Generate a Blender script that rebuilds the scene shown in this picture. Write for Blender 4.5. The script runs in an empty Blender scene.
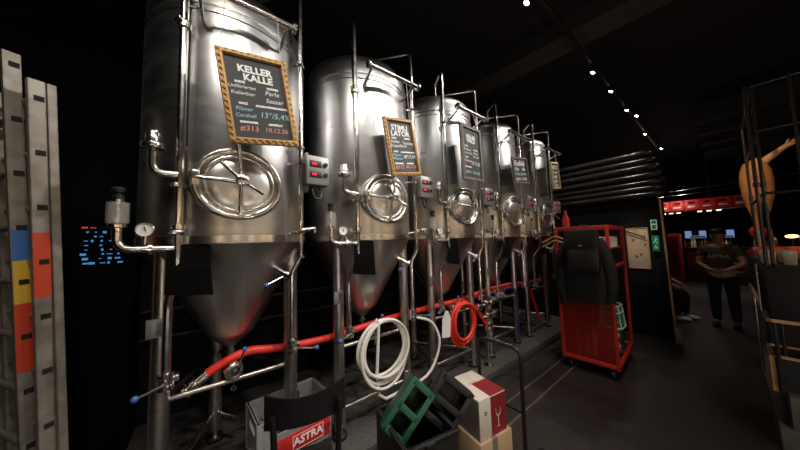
import bpy, bmesh, math, random
from mathutils import Vector, Matrix, Euler
PI = math.pi
random.seed(7)
sc = bpy.context.scene
COL = sc.collection

# ------------------------------------------------------------------ camera, world, lights, exposure
cam_d = bpy.data.cameras.new('camera'); cam = bpy.data.objects.new('camera', cam_d); COL.objects.link(cam)
sc.camera = cam
cam_d.sensor_width = 36.0; cam_d.lens = 249.65 / 800 * 36.0; cam_d.clip_start = 0.02; cam_d.clip_end = 100
H = 1.71
yaw, pitch, roll = 0.911, 0.069, -0.031
Fv = Vector((-math.sin(yaw)*math.cos(pitch), math.cos(yaw)*math.cos(pitch), math.sin(pitch)))
Rv = Vector((math.cos(yaw), math.sin(yaw), 0.0)); Uv = Rv.cross(Fv)
c_, s_ = math.cos(roll), math.sin(roll)
R2 = c_*Rv + s_*Uv; U2 = -s_*Rv + c_*Uv
m = Matrix((R2, U2, -Fv)).transposed().to_4x4(); m.translation = Vector((0, 0, H))
cam.matrix_world = m

w = bpy.data.worlds.new('world'); sc.world = w; w.use_nodes = True
w.node_tree.nodes['Background'].inputs[0].default_value = (0.55, 0.5, 0.6, 1)
w.node_tree.nodes['Background'].inputs[1].default_value = 0.01
sc.view_settings.view_transform = 'Standard'; sc.view_settings.look = 'None'
sc.view_settings.exposure = 0.0; sc.view_settings.gamma = 1.0; sc.view_settings.use_curve_mapping = False

def spot(name, loc, target, power, size=70, blend=0.7, radius=0.05, color=(1, 0.9, 0.78)):
    d = bpy.data.lights.new(name, 'SPOT'); d.energy = power; d.spot_size = math.radians(size); d.spot_blend = blend
    d.shadow_soft_size = radius; d.color = color
    o = bpy.data.objects.new(name, d); COL.objects.link(o); o.location = loc
    o.rotation_euler = (Vector(target) - Vector(loc)).to_track_quat('-Z', 'Y').to_euler()
    return o
def point(name, loc, power, radius=0.05, color=(1, 0.85, 0.7)):
    d = bpy.data.lights.new(name, 'POINT'); d.energy = power; d.shadow_soft_size = radius; d.color = color
    o = bpy.data.objects.new(name, d); COL.objects.link(o); o.location = loc
    return o
# visible track above the tanks (its lamp heads are built further down)
TRACK = [(-1.13, 2.739, 4.3), (-1.07, 4.785, 4.3), (-1.04, 5.693, 4.3), (-1.03, 6.849, 4.3), (-0.96, 7.364, 4.3), (-1.04, 8.898, 4.3), (-0.95, 10.84, 4.3)]
# second track over the middle of the aisle, outside the picture
for i, (y, ty, pw) in enumerate([(2.3, 0.10, 140), (3.35, 1.25, 130), (4.4, 2.35, 130)]):
    spot('aisle_track_spot', (0.2, y, 4.25), (-1.8, ty, 1.9), pw, 62, 0.9, 0.06, (1, .96, .91))
for i, (y, ty, pw) in enumerate([(-0.9, -0.2, 25), (0.3, 0.6, 40), (1.3, 1.5, 40)]):
    spot('aisle_track_spot', (0.2, y, 4.25), (-1.9, ty, 2.0), pw, 80, 0.9, 0.06, (1, .96, .91))
for i, (y, ty) in enumerate([(5.3, 3.4), (6.3, 4.5)]):
    spot('aisle_track_spot', (1.15, y, 4.25), (-1.75, ty, 2.3), 80, 42, 0.9, 0.06, (1, .96, .91))
# unseen fill lights added to brighten the ladder and the stacked crates
spot('corner_fill', (-0.3, -0.4, 4.2), (-1.7, 0.3, 0.6), 90, 90, 0.9, 0.1)
spot('corner_fill', (0.5, 1.0, 4.2), (-1.2, 1.5, 0.5), 190, 70, 0.9, 0.1)
# warm pendant lamps over the bar opposite the tanks, outside the picture
for y in (-1.2, 0.2, 1.6, 3.0, 4.4):
    point('pendant_lamp', (1.75, y, 2.15), 10, 0.06, (1, 0.70, 0.42))
for y in (-0.6, 0.9, 2.4):
    point('low_front_fill', (1.4, y, 0.95), 16, 0.08, (1, 0.92, 0.82))  # unseen low lights added to brighten tank cones, legs and crate fronts
spot('rack_fill', (-0.7, 3.4, 4.0), (0.32, 5.5, 2.3), 190, 26, 0.8, 0.06, (1, 0.75, 0.5))  # added warm fill without a fixture, brightens the orange figure
spot('partition_fill', (-1.04, 4.9, 4.3), (-1.4, 5.75, 2.9), 90, 60, 0.9, 0.05)  # extra light added to bring out the tops of the stacked pipes
spot('bar_top_fill', (-.4, 4.2, 4.3), (.2, 4.7, 1.45), 60, 24, 0.8, 0.05, (1, .8, .6))  # added fill for the clutter on the cabinet, no lamp there
spot('board_fill', (-1.04, 4.0, 4.3), (-.90, 5.93, 1.55), 200, 14, 0.9, 0.05)  # narrow beam added only to brighten the pin board
spot('trolley_fill', (-0.2, 2.6, 4.2), (-1.0, 4.0, 1.0), 150, 30, 0.9, 0.05, (1, .8, .65))  # added fill that lifts the trolley front and its tubs

# ------------------------------------------------------------------ materials
def mat(name, col=(.5, .5, .5), rough=.5, metal=0., emit=None, es=0., alpha=1., trans=0., coat=0., noise=None, spec=None, bump=None):
    mt = bpy.data.materials.new(name); mt.use_nodes = True; nt = mt.node_tree
    b = nt.nodes['Principled BSDF']
    b.inputs['Base Color'].default_value = (*col, 1); b.inputs['Roughness'].default_value = rough
    b.inputs['Metallic'].default_value = metal; b.inputs['Alpha'].default_value = alpha
    b.inputs['Transmission Weight'].default_value = trans; b.inputs['Coat Weight'].default_value = coat
    if spec is not None: b.inputs['Specular IOR Level'].default_value = spec
    if emit: b.inputs['Emission Color'].default_value = (*emit, 1); b.inputs['Emission Strength'].default_value = es
    tc = nt.nodes.new('ShaderNodeTexCoord')
    if noise:   # (scale, second colour, lo, hi)
        n = nt.nodes.new('ShaderNodeTexNoise'); n.inputs['Scale'].default_value = noise[0]; n.inputs['Detail'].default_value = 6
        nt.links.new(tc.outputs['Object'], n.inputs['Vector'])
        r = nt.nodes.new('ShaderNodeValToRGB'); r.color_ramp.elements[0].position = noise[2]; r.color_ramp.elements[1].position = noise[3]
        r.color_ramp.elements[0].color = (*col, 1); r.color_ramp.elements[1].color = (*noise[1], 1)
        nt.links.new(n.outputs['Fac'], r.inputs['Fac']); nt.links.new(r.outputs['Color'], b.inputs['Base Color'])
    if bump:    # (scale, strength, stretch)
        mp = nt.nodes.new('ShaderNodeMapping'); mp.inputs['Scale'].default_value = bump[2]
        n = nt.nodes.new('ShaderNodeTexNoise'); n.inputs['Scale'].default_value = bump[0]; n.inputs['Detail'].default_value = 3
        bu = nt.nodes.new('ShaderNodeBump'); bu.inputs['Strength'].default_value = bump[1]; bu.inputs['Distance'].default_value = .01
        nt.links.new(tc.outputs['Object'], mp.inputs['Vector']); nt.links.new(mp.outputs['Vector'], n.inputs['Vector'])
        nt.links.new(n.outputs['Fac'], bu.inputs['Height']); nt.links.new(bu.outputs['Normal'], b.inputs['Normal'])
    return mt
def steel(name, col, rlo, rhi, scale, stretch, bump, aniso=0.0, streak=False):
    mt = bpy.data.materials.new(name); mt.use_nodes = True; nt = mt.node_tree; b = nt.nodes['Principled BSDF']
    b.inputs['Base Color'].default_value = (*col, 1); b.inputs['Metallic'].default_value = 1
    tc = nt.nodes.new('ShaderNodeTexCoord'); mp = nt.nodes.new('ShaderNodeMapping'); mp.inputs['Scale'].default_value = stretch
    n = nt.nodes.new('ShaderNodeTexNoise'); n.inputs['Scale'].default_value = scale; n.inputs['Detail'].default_value = 5
    mr = nt.nodes.new('ShaderNodeMapRange'); mr.inputs['From Min'].default_value = .3; mr.inputs['From Max'].default_value = .7
    mr.inputs['To Min'].default_value = rlo; mr.inputs['To Max'].default_value = rhi
    nt.links.new(tc.outputs['Object'], mp.inputs['Vector']); nt.links.new(mp.outputs['Vector'], n.inputs['Vector'])
    nt.links.new(n.outputs['Fac'], mr.inputs['Value']); nt.links.new(mr.outputs['Result'], b.inputs['Roughness'])
    if aniso:
        b.inputs['Anisotropic'].default_value = abs(aniso); b.inputs['Anisotropic Rotation'].default_value = 0.0 if aniso > 0 else 0.25
        tg = nt.nodes.new('ShaderNodeTangent'); tg.direction_type = 'RADIAL'; tg.axis = 'Z'
        nt.links.new(tg.outputs['Tangent'], b.inputs['Tangent'])
    n2 = nt.nodes.new('ShaderNodeTexNoise'); n2.inputs['Scale'].default_value = 2.2; n2.inputs['Detail'].default_value = 1
    bu = nt.nodes.new('ShaderNodeBump'); bu.inputs['Strength'].default_value = bump; bu.inputs['Distance'].default_value = .02
    nt.links.new((mp.outputs['Vector'] if streak else tc.outputs['Object']), n2.inputs['Vector'])
    nt.links.new(n2.outputs['Fac'], bu.inputs['Height']); nt.links.new(bu.outputs['Normal'], b.inputs['Normal'])
    return mt
M = {}
M['steel'] = steel('brushed_steel', (.555, .55, .54), .27, .34, 5, (1, 1, 3), .14, .3)
M['cone'] = steel('cone_steel', (.60, .575, .55), .28, .36, 3, (3, 3, .25), .55, 0.0, True)
M['pipe'] = steel('pipe_steel', (.66, .63, .60), .18, .28, 20, (1, 1, 1), .0)
M['polish'] = steel('polished_steel', (.74, .72, .69), .20, .27, 4, (1, 1, 1), .04)
M['door'] = steel('satin_steel', (.74, .72, .69), .30, .36, 4, (1, 1, 1), .03)
M['leg'] = steel('leg_steel', (.55, .51, .47), .28, .4, 12, (1, 1, 6), .03)
M['alu'] = mat('ladder_aluminium', (.36, .335, .29), .5, .55, noise=(14, (.24, .21, .17), .4, .75))
M['wall'] = mat('black_wall_paint', (.005, .005, .006), .8, spec=.15, noise=(3, (.009, .008, .011), .3, .7))
M['ceil'] = mat('black_ceiling_paint', (.0085, .0065, .0075), .85)
M['beam'] = mat('dark_grey_beam', (.035, .034, .034), .8)
M['floor'] = mat('dark_brown_floor', (.023, .018, .016), .55, noise=(5, (.034, .027, .024), .35, .7), bump=(60, .15, (1, 8, 1)))
M['mat'] = mat('dark_rubber_matting', (.060, .054, .050), .6, noise=(25, (.09, .082, .075), .35, .7), bump=(90, .4, (1, 1, 1)))
M['strip'] = mat('worn_floor_strip', (.14, .11, .09), .5, noise=(40, (.08, .06, .05), .4, .7))
M['rackmetal'] = mat('dark_grey_metal', (.03, .028, .03), .3, .4)
M['black'] = mat('black_plastic', (.008, .008, .009), .45)
M['blackmetal'] = mat('black_painted_metal', (.010, .009, .010), .4)
M['rubber'] = mat('black_rubber_sheet', (.003, .003, .003), .95, spec=.08)
M['board'] = mat('chalkboard_face', (.028, .029, .031), .6, noise=(7, (.040, .041, .043), .35, .7))
M['gold'] = mat('carved_gilt_frame', (.56, .33, .12), .5, .1, noise=(60, (.35, .18, .05), .45, .7))
M['goldpale'] = mat('pale_wood_frame', (.70, .52, .30), .5)
M['greyframe'] = mat('weathered_frame', (.30, .25, .21), .6, noise=(60, (.16, .12, .1), .45, .7))
M['chalk'] = mat('white_chalk', (.85, .85, .82), .9)
M['chalkblue'] = mat('blue_chalk', (.35, .66, .74), .9)
M['chalkred'] = mat('orange_chalk', (.80, .36, .22), .9)
M['chalkgreen'] = mat('green_chalk', (.45, .75, .45), .9)
M['cord'] = mat('pale_cord', (.6, .56, .5), .8)
M['box'] = mat('control_box_steel', (.27, .26, .25), .4, .5)
M['redled'] = mat('red_display', (.05, .0, .0), .3, emit=(1, .03, .08), es=1.1)
M['greenled'] = mat('green_display', (.0, .05, .02), .3, emit=(.05, .9, .35), es=1.2)
M['glass'] = mat('clear_glass', (.55, .54, .52), .06, alpha=.22)
M['glassware'] = mat('drinking_glass', (.8, .78, .74), .08, alpha=.45)
M['white'] = mat('white_enamel', (.8, .79, .76), .4)
M['blue'] = mat('blue_plastic', (.05, .12, .42), .4)
M['redhose'] = mat('red_rubber_hose', (.75, .035, .02), .45)
M['whitehose'] = mat('white_rubber_hose', (.78, .75, .70), .5)
M['bluehose'] = mat('blue_tube', (.03, .07, .19), .45)
M['sticker_red'] = mat('red_sticker', (.62, .06, .02), .5)
M['sticker_yellow'] = mat('yellow_sticker', (.75, .48, .04), .5)
M['sticker_blue'] = mat('blue_sticker', (.05, .17, .48), .5)
M['slot'] = mat('dark_slot', (.01, .009, .008), .8)
M['greycrate'] = mat('grey_crate_plastic', (.25, .245, .24), .5, noise=(30, (.19, .185, .18), .4, .7))
M['redlabel'] = mat('red_label', (.55, .02, .02), .5)
M['greencrate'] = mat('dark_green_plastic', (.010, .085, .04), .45)
M['blackcrate'] = mat('black_crate_plastic', (.014, .014, .014), .5)
M['carton'] = mat('brown_cardboard', (.48, .33, .2), .8)
M['cartonwhite'] = mat('white_printed_card', (.66, .60, .52), .65)
M['wine'] = mat('wine_red_print', (.26, .015, .02), .5)
M['cardgrey'] = mat('grey_card', (.2, .17, .15), .7)
M['chair'] = mat('black_lacquered_wood', (.007, .0065, .007), .32, coat=.2)
M['redframe'] = mat('red_powder_coat', (.42, .02, .015), .45)
M['redpane'] = mat('red_translucent_sheet', (.22, .012, .010), .2, alpha=.62)
M['jacket'] = mat('black_cloth', (.0045, .0045, .005), .85, bump=(18, .5, (1, 1, 1)))
M['bag'] = mat('black_leather', (.008, .0075, .008), .42)
M['wood'] = mat('light_wood', (.50, .30, .13), .5, noise=(8, (.38, .2, .08), .4, .7))
M['cork'] = mat('pin_board', (.52, .42, .30), .75, noise=(12, (.46, .36, .24), .4, .7))
M['tube'] = mat('black_insulation', (.020, .018, .017), .22)
M['sign'] = mat('green_sign', (.0, .16, .07), .4, emit=(.05, .6, .25), es=.05)
M['signwhite'] = mat('white_sign', (.7, .85, .72), .5, emit=(.6, 1, .7), es=.07)
M['skin'] = mat('skin', (.42, .23, .15), .55)
M['shirt'] = mat('brown_tshirt', (.085, .065, .05), .9)
M['shirtprint'] = mat('pale_shirt_print', (.5, .42, .34), .9)
M['trousers'] = mat('black_trousers', (.008, .008, .009), .9)
M['hair'] = mat('dark_hair', (.012, .008, .006), .6)
M['shoe'] = mat('dark_shoe', (.015, .013, .013), .6)
M['figure'] = mat('orange_plaster', (.48, .21, .07), .6, noise=(9, (.34, .13, .04), .4, .7))
M['figskin'] = mat('tan_plaster', (.48, .24, .12), .6)
M['redcloth'] = mat('red_fabric', (.55, .03, .02), .7)
M['orange'] = mat('red_orange_plastic', (.75, .09, .02), .45)
M['beercrate'] = mat('red_crate_plastic', (.60, .02, .015), .45)
M['lamp'] = mat('lamp_lens', (1, .95, .9), .3, emit=(1, .95, .88), es=25)
M['down'] = mat('downlight_lens', (1, .9, .8), .3, emit=(1, .82, .7), es=1.6)
M['bluewin'] = mat('blue_screen', (.02, .03, .06), .3, emit=(.25, .38, .75), es=.55)
M['ledblue'] = mat('blue_light', (.0, .02, .05), .3, emit=(.08, .42, .9), es=.55)
M['ledred'] = mat('red_light', (.05, .0, .0), .3, emit=(.9, .06, .05), es=.7)
M['bottlegreen'] = mat('dark_bottle_glass', (.02, .035, .015), .1, spec=.8)
M['bottlebrown'] = mat('amber_bottle_glass', (.16, .07, .02), .1, spec=.8)
M['bottleclear'] = mat('pale_bottle_glass', (.5, .45, .38), .1, spec=.8)
M['counter'] = mat('dark_red_counter', (.07, .015, .013), .4)
M['greyboard'] = mat('grey_board', (.13, .115, .105), .6, noise=(6, (.09, .08, .07), .4, .7))
M['basket'] = mat('pale_green_plastic', (.42, .62, .50), .5)
M['basketdark'] = mat('green_mesh', (.03, .22, .12), .5)
M['amber'] = mat('amber_lamp', (.9, .6, .3), .4, emit=(1, .6, .25), es=3)

# ------------------------------------------------------------------ geometry helpers
class MB:
    def __init__(s): s.bm = bmesh.new(); s.mats = []; s.cur = 0
    def _set(s, faces):
        for f in faces: f.material_index = s.cur
    def use(s, mt):
        if mt not in s.mats: s.mats.append(mt)
        s.cur = s.mats.index(mt); return s
    def box(s, c, size, rot=None, bev=0.0, mtx=None):
        Mx = Matrix.LocRotScale(Vector(c), Euler(rot or (0, 0, 0)), Vector(size))
        if mtx is not None: Mx = mtx @ Mx
        r = bmesh.ops.create_cube(s.bm, size=1, matrix=Mx)
        fs = set(f for v in r['verts'] for f in v.link_faces)
        if bev > 0:
            es = list(set(e for v in r['verts'] for e in v.link_edges))
            rb = bmesh.ops.bevel(s.bm, geom=es, offset=bev, segments=2, affect='EDGES', profile=.5)
            fs = set(f for f in fs if f.is_valid) | set(rb['faces'])
        s._set(fs); return s
    def ring(s, c, u, v, r, n):
        return [s.bm.verts.new(c + u*(r*math.cos(2*PI*k/n)) + v*(r*math.sin(2*PI*k/n))) for k in range(n)]
    def tube(s, pts, r, n=12, closed=False, cap=True):
        pts = [Vector(p) for p in pts]; N = len(pts)
        rs = r if isinstance(r, (list, tuple)) else [r]*N
        def tang(i):
            if closed: return (pts[(i+1) % N] - pts[i-1]).normalized()
            a = pts[min(i+1, N-1)] - pts[max(i-1, 0)]
            return a.normalized()
        t = tang(0); u = t.orthogonal().normalized(); rings = []
        for i in range(N):
            t2 = tang(i); u = (u - t2*u.dot(t2))
            if u.length < 1e-6: u = t2.orthogonal()
            u.normalize(); v = t2.cross(u); rings.append(s.ring(pts[i], u, v, rs[i], n))
        fs = []
        for i in range(N if closed else N-1):
            a, b = rings[i], rings[(i+1) % N]
            off = 0
            if closed and i == N-1:
                off = min(range(n), key=lambda o: (a[0].co - b[o].co).length)
            for k in range(n):
                fs.append(s.bm.faces.new((a[k], a[(k+1) % n], b[(k+1+off) % n], b[(k+off) % n])))
        if cap and not closed:
            fs.append(s.bm.faces.new(rings[0][::-1])); fs.append(s.bm.faces.new(rings[-1]))
        s._set(fs); return s
    def lathe(s, prof, o=(0, 0, 0), axis='Z', n=32, mtx=None, sy=1.0):
        o = Vector(o)
        if axis == 'Z': A, u, v = Vector((0, 0, 1)), Vector((1, 0, 0)), Vector((0, 1, 0))
        elif axis == 'X': A, u, v = Vector((1, 0, 0)), Vector((0, 1, 0)), Vector((0, 0, 1))
        elif axis == 'Y': A, u, v = Vector((0, 1, 0)), Vector((0, 0, 1)), Vector((1, 0, 0))
        else:
            A = Vector(axis).normalized(); u = A.orthogonal().normalized(); v = A.cross(u)
        rings = []
        for (r, z) in prof:
            if r < 1e-6: rings.append([s.bm.verts.new(o + A*z)])
            else: rings.append([s.bm.verts.new(o + A*z + u*(r*math.cos(2*PI*k/n)) + v*(r*sy*math.sin(2*PI*k/n))) for k in range(n)])
        fs = []
        for a, b in zip(rings, rings[1:]):
            for k in range(n):
                k2 = (k+1) % n
                if len(a) == 1 and len(b) == 1: continue
                if len(a) == 1: fs.append(s.bm.faces.new((a[0], b[k2], b[k])))
                elif len(b) == 1: fs.append(s.bm.faces.new((a[k], a[k2], b[0])))
                else: fs.append(s.bm.faces.new((a[k], a[k2], b[k2], b[k])))
        s._set(fs); return s
    def sphere(s, c, r, n=16, scale=(1, 1, 1), rot=(0, 0, 0)):
        Mx = Matrix.LocRotScale(Vector(c), Euler(rot), Vector(scale))
        rr = bmesh.ops.create_uvsphere(s.bm, u_segments=n, v_segments=max(6, n//2), radius=r, matrix=Mx)
        s._set(set(f for v in rr['verts'] for f in v.link_faces)); return s
    def poly(s, pts, thick, mtx):
        # flat polygon in the local xy plane of mtx, extruded by thick along local z
        a = [s.bm.verts.new(mtx @ Vector((p[0], p[1], 0))) for p in pts]
        b = [s.bm.verts.new(mtx @ Vector((p[0], p[1], thick))) for p in pts]
        fs = [s.bm.faces.new(a[::-1]), s.bm.faces.new(b)]
        n = len(pts)
        for k in range(n): fs.append(s.bm.faces.new((a[k], a[(k+1) % n], b[(k+1) % n], b[k])))
        s._set(fs); return s
    def loft(s, rings, cap=True):
        R = [[s.bm.verts.new(Vector(p)) for p in r] for r in rings]; n = len(R[0]); fs = []
        for a, b in zip(R, R[1:]):
            for k in range(n): fs.append(s.bm.faces.new((a[k], a[(k+1) % n], b[(k+1) % n], b[k])))
        if cap: fs.append(s.bm.faces.new(R[0][::-1])); fs.append(s.bm.faces.new(R[-1]))
        s._set(fs); return s
    def build(s, name, mt=None, parent=None, smooth=40, loc=None, rot=None, label=None):
        bmesh.ops.recalc_face_normals(s.bm, faces=s.bm.faces[:])
        me = bpy.data.meshes.new(name); s.bm.to_mesh(me); s.bm.free()
        for x in (s.mats or [mt]): me.materials.append(x if not isinstance(x, str) else M[x])
        if smooth:
            for p in me.polygons: p.use_smooth = True
            me.set_sharp_from_angle(angle=math.radians(smooth))
        o = bpy.data.objects.new(name, me); COL.objects.link(o)
        if parent is not None: o.parent = parent
        if loc is not None: o.location = loc
        if rot is not None: o.rotation_euler = rot
        if label: o['label'] = label
        return o
def U(mt):
    b = MB(); b.use(M[mt]); return b
def fillet(pts, r, n=5):
    pts = [Vector(p) for p in pts]; out = [pts[0]]
    for i in range(1, len(pts)-1):
        a, b, c = pts[i-1], pts[i], pts[i+1]
        d1 = (a-b); d2 = (c-b); rr = min(r, d1.length*.48, d2.length*.48)
        p1 = b + d1.normalized()*rr; p2 = b + d2.normalized()*rr
        for k in range(n+1):
            t = k/n; out.append(p1*(1-t)**2 + b*(2*t*(1-t)) + p2*t*t)
    out.append(pts[-1]); return out
def catmull(pts, n=8, closed=False):
    P = [Vector(p) for p in pts]; out = []; N = len(P)
    for i in range(N if closed else N-1):
        if closed: a, b, c, d = P[i-1], P[i], P[(i+1) % N], P[(i+2) % N]
        else: a, b, c, d = P[max(i-1, 0)], P[i], P[i+1], P[min(i+2, N-1)]
        for k in range(n):
            t = k/n
            out.append(.5*((2*b) + (c-a)*t + (2*a-5*b+4*c-d)*t*t + (3*b-a-3*c+d)*t**3))
    if not closed: out.append(P[-1])
    return out
def tag(o, label, cat, group=None):
    o['label'] = label; o['category'] = cat
    if group: o['group'] = group
    return o
def thing(name, label, cat, loc=(0, 0, 0), rot=(0, 0, 0), group=None):
    o = bpy.data.objects.new(name, None); COL.objects.link(o); o.location = loc; o.rotation_euler = rot
    o.empty_display_size = .1
    return tag(o, label, cat, group)
def struct(o): o['kind'] = 'structure'; return o
def copy_tree(o, parent=None):
    c = o.copy(); COL.objects.link(c)
    if parent is not None: c.parent = parent
    for ch in list(o.children): copy_tree(ch, c)
    return c
_tmp = {}
def text_mesh(txt, size, extrude=.0006, align='CENTER', shear=0.0, bold=0.0):
    cu = bpy.data.curves.new('lettering', 'FONT'); cu.body = txt; cu.size = size; cu.extrude = extrude; cu.align_x = align; cu.align_y = 'CENTER'
    cu.shear = shear; cu.offset = bold; cu.resolution_u = 2; cu.space_line = .85
    o = bpy.data.objects.new('lettering', cu); COL.objects.link(o)
    bpy.context.view_layer.update()
    me = bpy.data.meshes.new_from_object(o.evaluated_get(bpy.context.evaluated_depsgraph_get()))
    bpy.data.objects.remove(o); bpy.data.curves.remove(cu)
    return me
def text(name, txt, size, mtx, mt, parent=None, **k):
    me = text_mesh(txt, size, **k); me.transform(mtx); me.name = name
    me.materials.clear(); me.materials.append(M[mt])
    o = bpy.data.objects.new(name, me); COL.objects.link(o)
    if parent is not None: o.parent = parent
    return o
def frame_mtx(o, x, y):
    x = Vector(x).normalized(); y = Vector(y).normalized(); z = x.cross(y)
    mm = Matrix((x, y, z)).transposed().to_4x4(); mm.translation = Vector(o); return mm

# ------------------------------------------------------------------ room
b = U('floor'); b.box((1, 6, -.05), (9.4, 21, .1)); struct(b.build('floor'))
b = U('ceil'); b.box((1, 6, 4.75), (9.4, 21, .1)); struct(b.build('ceiling'))
b = U('wall'); b.box((-3.45, 6, 2.35), (.1, 21, 4.7)); struct(b.build('wall_left'))
b = U('wall'); b.box((5.55, 6, 2.35), (.1, 21, 4.7)); struct(b.build('wall_right'))
b = U('wall'); b.box((1, 16.45, 2.35), (9.4, .1, 4.7)); struct(b.build('wall_back'))
b = U('wall'); b.box((1, -4.45, 2.35), (9.4, .1, 4.7)); struct(b.build('wall_front'))
b = U('wall'); b.box((-2.02, 6.02, 1.155), (2.76, .12, 2.31)); b.box((-.61, 5.99, 1.155), (.07, .16, 2.31)); struct(b.build('wall_partition'))
b = U('mat'); b.box((-2.6, 2.2, .06), (1.58, 6.9, .12), bev=.012); struct(b.build('platform'))
b = U('beam')
b.box((1, 4.2, 4.58), (9, .42, .24), rot=(0, 0, .08)); struct(b.build('ceiling_beam'))
for i, y in enumerate((9.2, 10.4, 11.6, 12.8, 14.0)):
    b = U('beam'); b.box((2.6, y, 4.5), (5.6, .28, .4)); struct(b.build('ceiling_beam'))
for i, z in enumerate((1.13, .87)):
    b = U('blackmetal'); b.box((-3.37, 2, z), (.06, 11, .04), bev=.008); struct(b.build('trim_%d' % (i+1)))
for i, x in enumerate((-1.51, -1.33)):
    b = U('strip'); b.box((x, 1.5, .003), (.018, 7, .006)); struct(b.build('trim_%d' % (i+3)))

# ------------------------------------------------------------------ fermentation tanks
AX, ZP, PITCH, Y0 = -2.293, .12, 1.1, .157
tank_labels = [
 'stainless steel fermentation tank with the big gilt chalkboard, nearest the ladder',
 'stainless steel fermentation tank behind the white coiled hose, second from the ladder',
 'stainless steel fermentation tank behind the red coiled hose, middle of the five',
 'stainless steel fermentation tank with the green-lettered chalkboard, fourth from the ladder',
 'stainless steel fermentation tank at the end of the row beside the red trolley']
def zl(z): return z - ZP
def make_tank():
    t = thing('fermentation_tank', tank_labels[0], 'tank', (AX, Y0, ZP), (0, 0, 0), 'five steel fermentation tanks in a row')
    A = lambda x, y, z: (x, y, zl(z))
    b = U('steel')
    b.lathe([(.44, zl(1.735)), (.508, zl(1.735)), (.51, zl(1.745)), (.5105, zl(1.79)), (.5115, zl(1.81)), (.5105, zl(1.84)), (.5085, zl(1.875)), (.5085, zl(1.90)), (.5095, zl(1.95)), (.51, zl(2.0)), (.51, zl(3.145)), (.516, zl(3.15)), (.516, zl(3.166)), (.508, zl(3.17))], n=96)
    b.build('shell', parent=t, smooth=30)
    b = U('polish'); b.lathe([(.505, zl(1.738)), (.517, zl(1.738)), (.517, zl(1.782)), (.505, zl(1.782))], n=96)
    b.build('lower_band', parent=t, smooth=30)
    b = U('steel')
    b.lathe([(.508, zl(3.168)), (.495, zl(3.174)), (.495, zl(3.20)), (.506, zl(3.206)), (.508, zl(3.30)), (.498, zl(3.345)), (.47, zl(3.385)), (.42, zl(3.42)), (.34, zl(3.45)), (.22, zl(3.475)), (.09, zl(3.485)), (.085, zl(3.52)), (.11, zl(3.522)), (.11, zl(3.55)), (0, zl(3.555))], n=96)
    b.build('dome_top', parent=t, smooth=30)
    b = U('leg'); b.box(A(-.28, -.36, 3.40), (.012, .12, .16), rot=(0, 0, .9)); b.lathe([(.02, -.02), (.035, -.02), (.035, .02), (.02, .02), (.02, -.02)], A(-.28, -.36, 3.45), axis=(.78, -.62, 0), n=12)
    b.build('lifting_lug', parent=t)
    b = U('cone')
    b.lathe([(.503, zl(1.737)), (.49, zl(1.72)), (.152, zl(1.10)), (.14, zl(1.083)), (.032, zl(.985)), (.022, zl(.975)), (.022, zl(.958)), (.035, zl(.956)), (.035, zl(.938)), (.02, zl(.936)), (.02, zl(.915))], n=96)
    b.build('cone', parent=t, smooth=30)
    # manway
    b = U('polish')
    b.lathe([(.258, .425), (.246, .47), (.238, .507), (.233, .518), (.224, .522), (.205, .520), (.199, .512), (.196, .500), (.192, .500), (.190, .511), (.186, .515), (.174, .515), (.170, .511), (.168, .502)], A(0, 0, 2.096), axis='X', n=72, sy=.93)
    mw = b.build('manway_ring', parent=t, smooth=50)
    b = U('polish')
    b.lathe([(.171, .499), (.16, .505), (.12, .513), (.07, .518), (.03, .5195), (0, .52)], A(0, 0, 2.096), axis='X', n=64, sy=.93)
    b.mats = [M['door']]; b.build('manway_door', parent=t, smooth=50)
    b = U('pipe')
    b.box(A(.535, -.213, 2.10), (.035, .038, .085), bev=.006)
    b.tube([A(.545, -.21, 2.105), A(.560, -.10, 2.10), A(.568, -.01, 2.095)], [.012, .013, .015], n=10)
    b.tube([A(.54, 0.0, 1.905), A(.558, 0, 2.0), A(.566, 0, 2.09)], .011, n=10)
    b.box(A(.532, 0, 1.905), (.03, .04, .03), bev=.005)
    b.build('hinge_arm', parent=t)
    b = U('pipe')
    b.lathe([(.012, .53), (.012, .60), (.034, .60), (.036, .615), (.03, .63), (.018, .635), (0, .636)], A(0, 0, 2.096), axis='X', n=20)
    for a_, L in ((97, .21), (-35, .13), (140, .135)):
        ca, sa = math.cos(math.radians(a_)), math.sin(math.radians(a_))
        b.tube([A(.615, 0, 2.096), A(.625, ca*L*.5, 2.096+sa*L*.5), A(.64, ca*L, 2.096+sa*L)], [.011, .010, .012], n=10)
    b.build('handwheel', parent=t)
    # left cleaning pipe
    lp = [A(.466, -.282, 1.56), A(.466, -.282, 3.60), A(.43, -.265, 3.645), A(.28, -.2, 3.60), A(.28, -.2, 3.44)]
    b = U('pipe')
    b.tube(fillet([A(.366, -.322, .99), A(.366, -.322, 1.42), lp[0], lp[1], lp[2], lp[3], lp[4]], .04), .0205, n=14)
    for z in (2.06, 1.83, 3.0, 1.02):
        xx = .466 if z > 1.5 else .366; yy = -.282 if z > 1.5 else -.322
        b.lathe([(.0205, -.014), (.034, -.012), (.034, .012), (.0205, .014)], A(xx, yy, z), n=16)
    b.build('cleaning_pipe', parent=t)
    for z in (1.80, 2.06, 3.02):
        b = U('pipe'); b.tube([A(.40, -.24, z), A(.466, -.282, z)], .011, n=8)
        b.box(A(.478, -.29, z), (.05, .055, .022), rot=(0, 0, .5), bev=.004); b.build('pipe_bracket', parent=t)
    for z in (1.80, 2.30, 3.05):
        b = U('pipe'); b.tube([A(.40, .31, z), A(.447, .375, z)], .010, n=8)
        b.box(A(.45, .378, z), (.04, .045, .02), rot=(0, 0, .8), bev=.004); b.build('pipe_bracket', parent=t)
    # relief elbow on the left pipe
    b = U('pipe')
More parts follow.
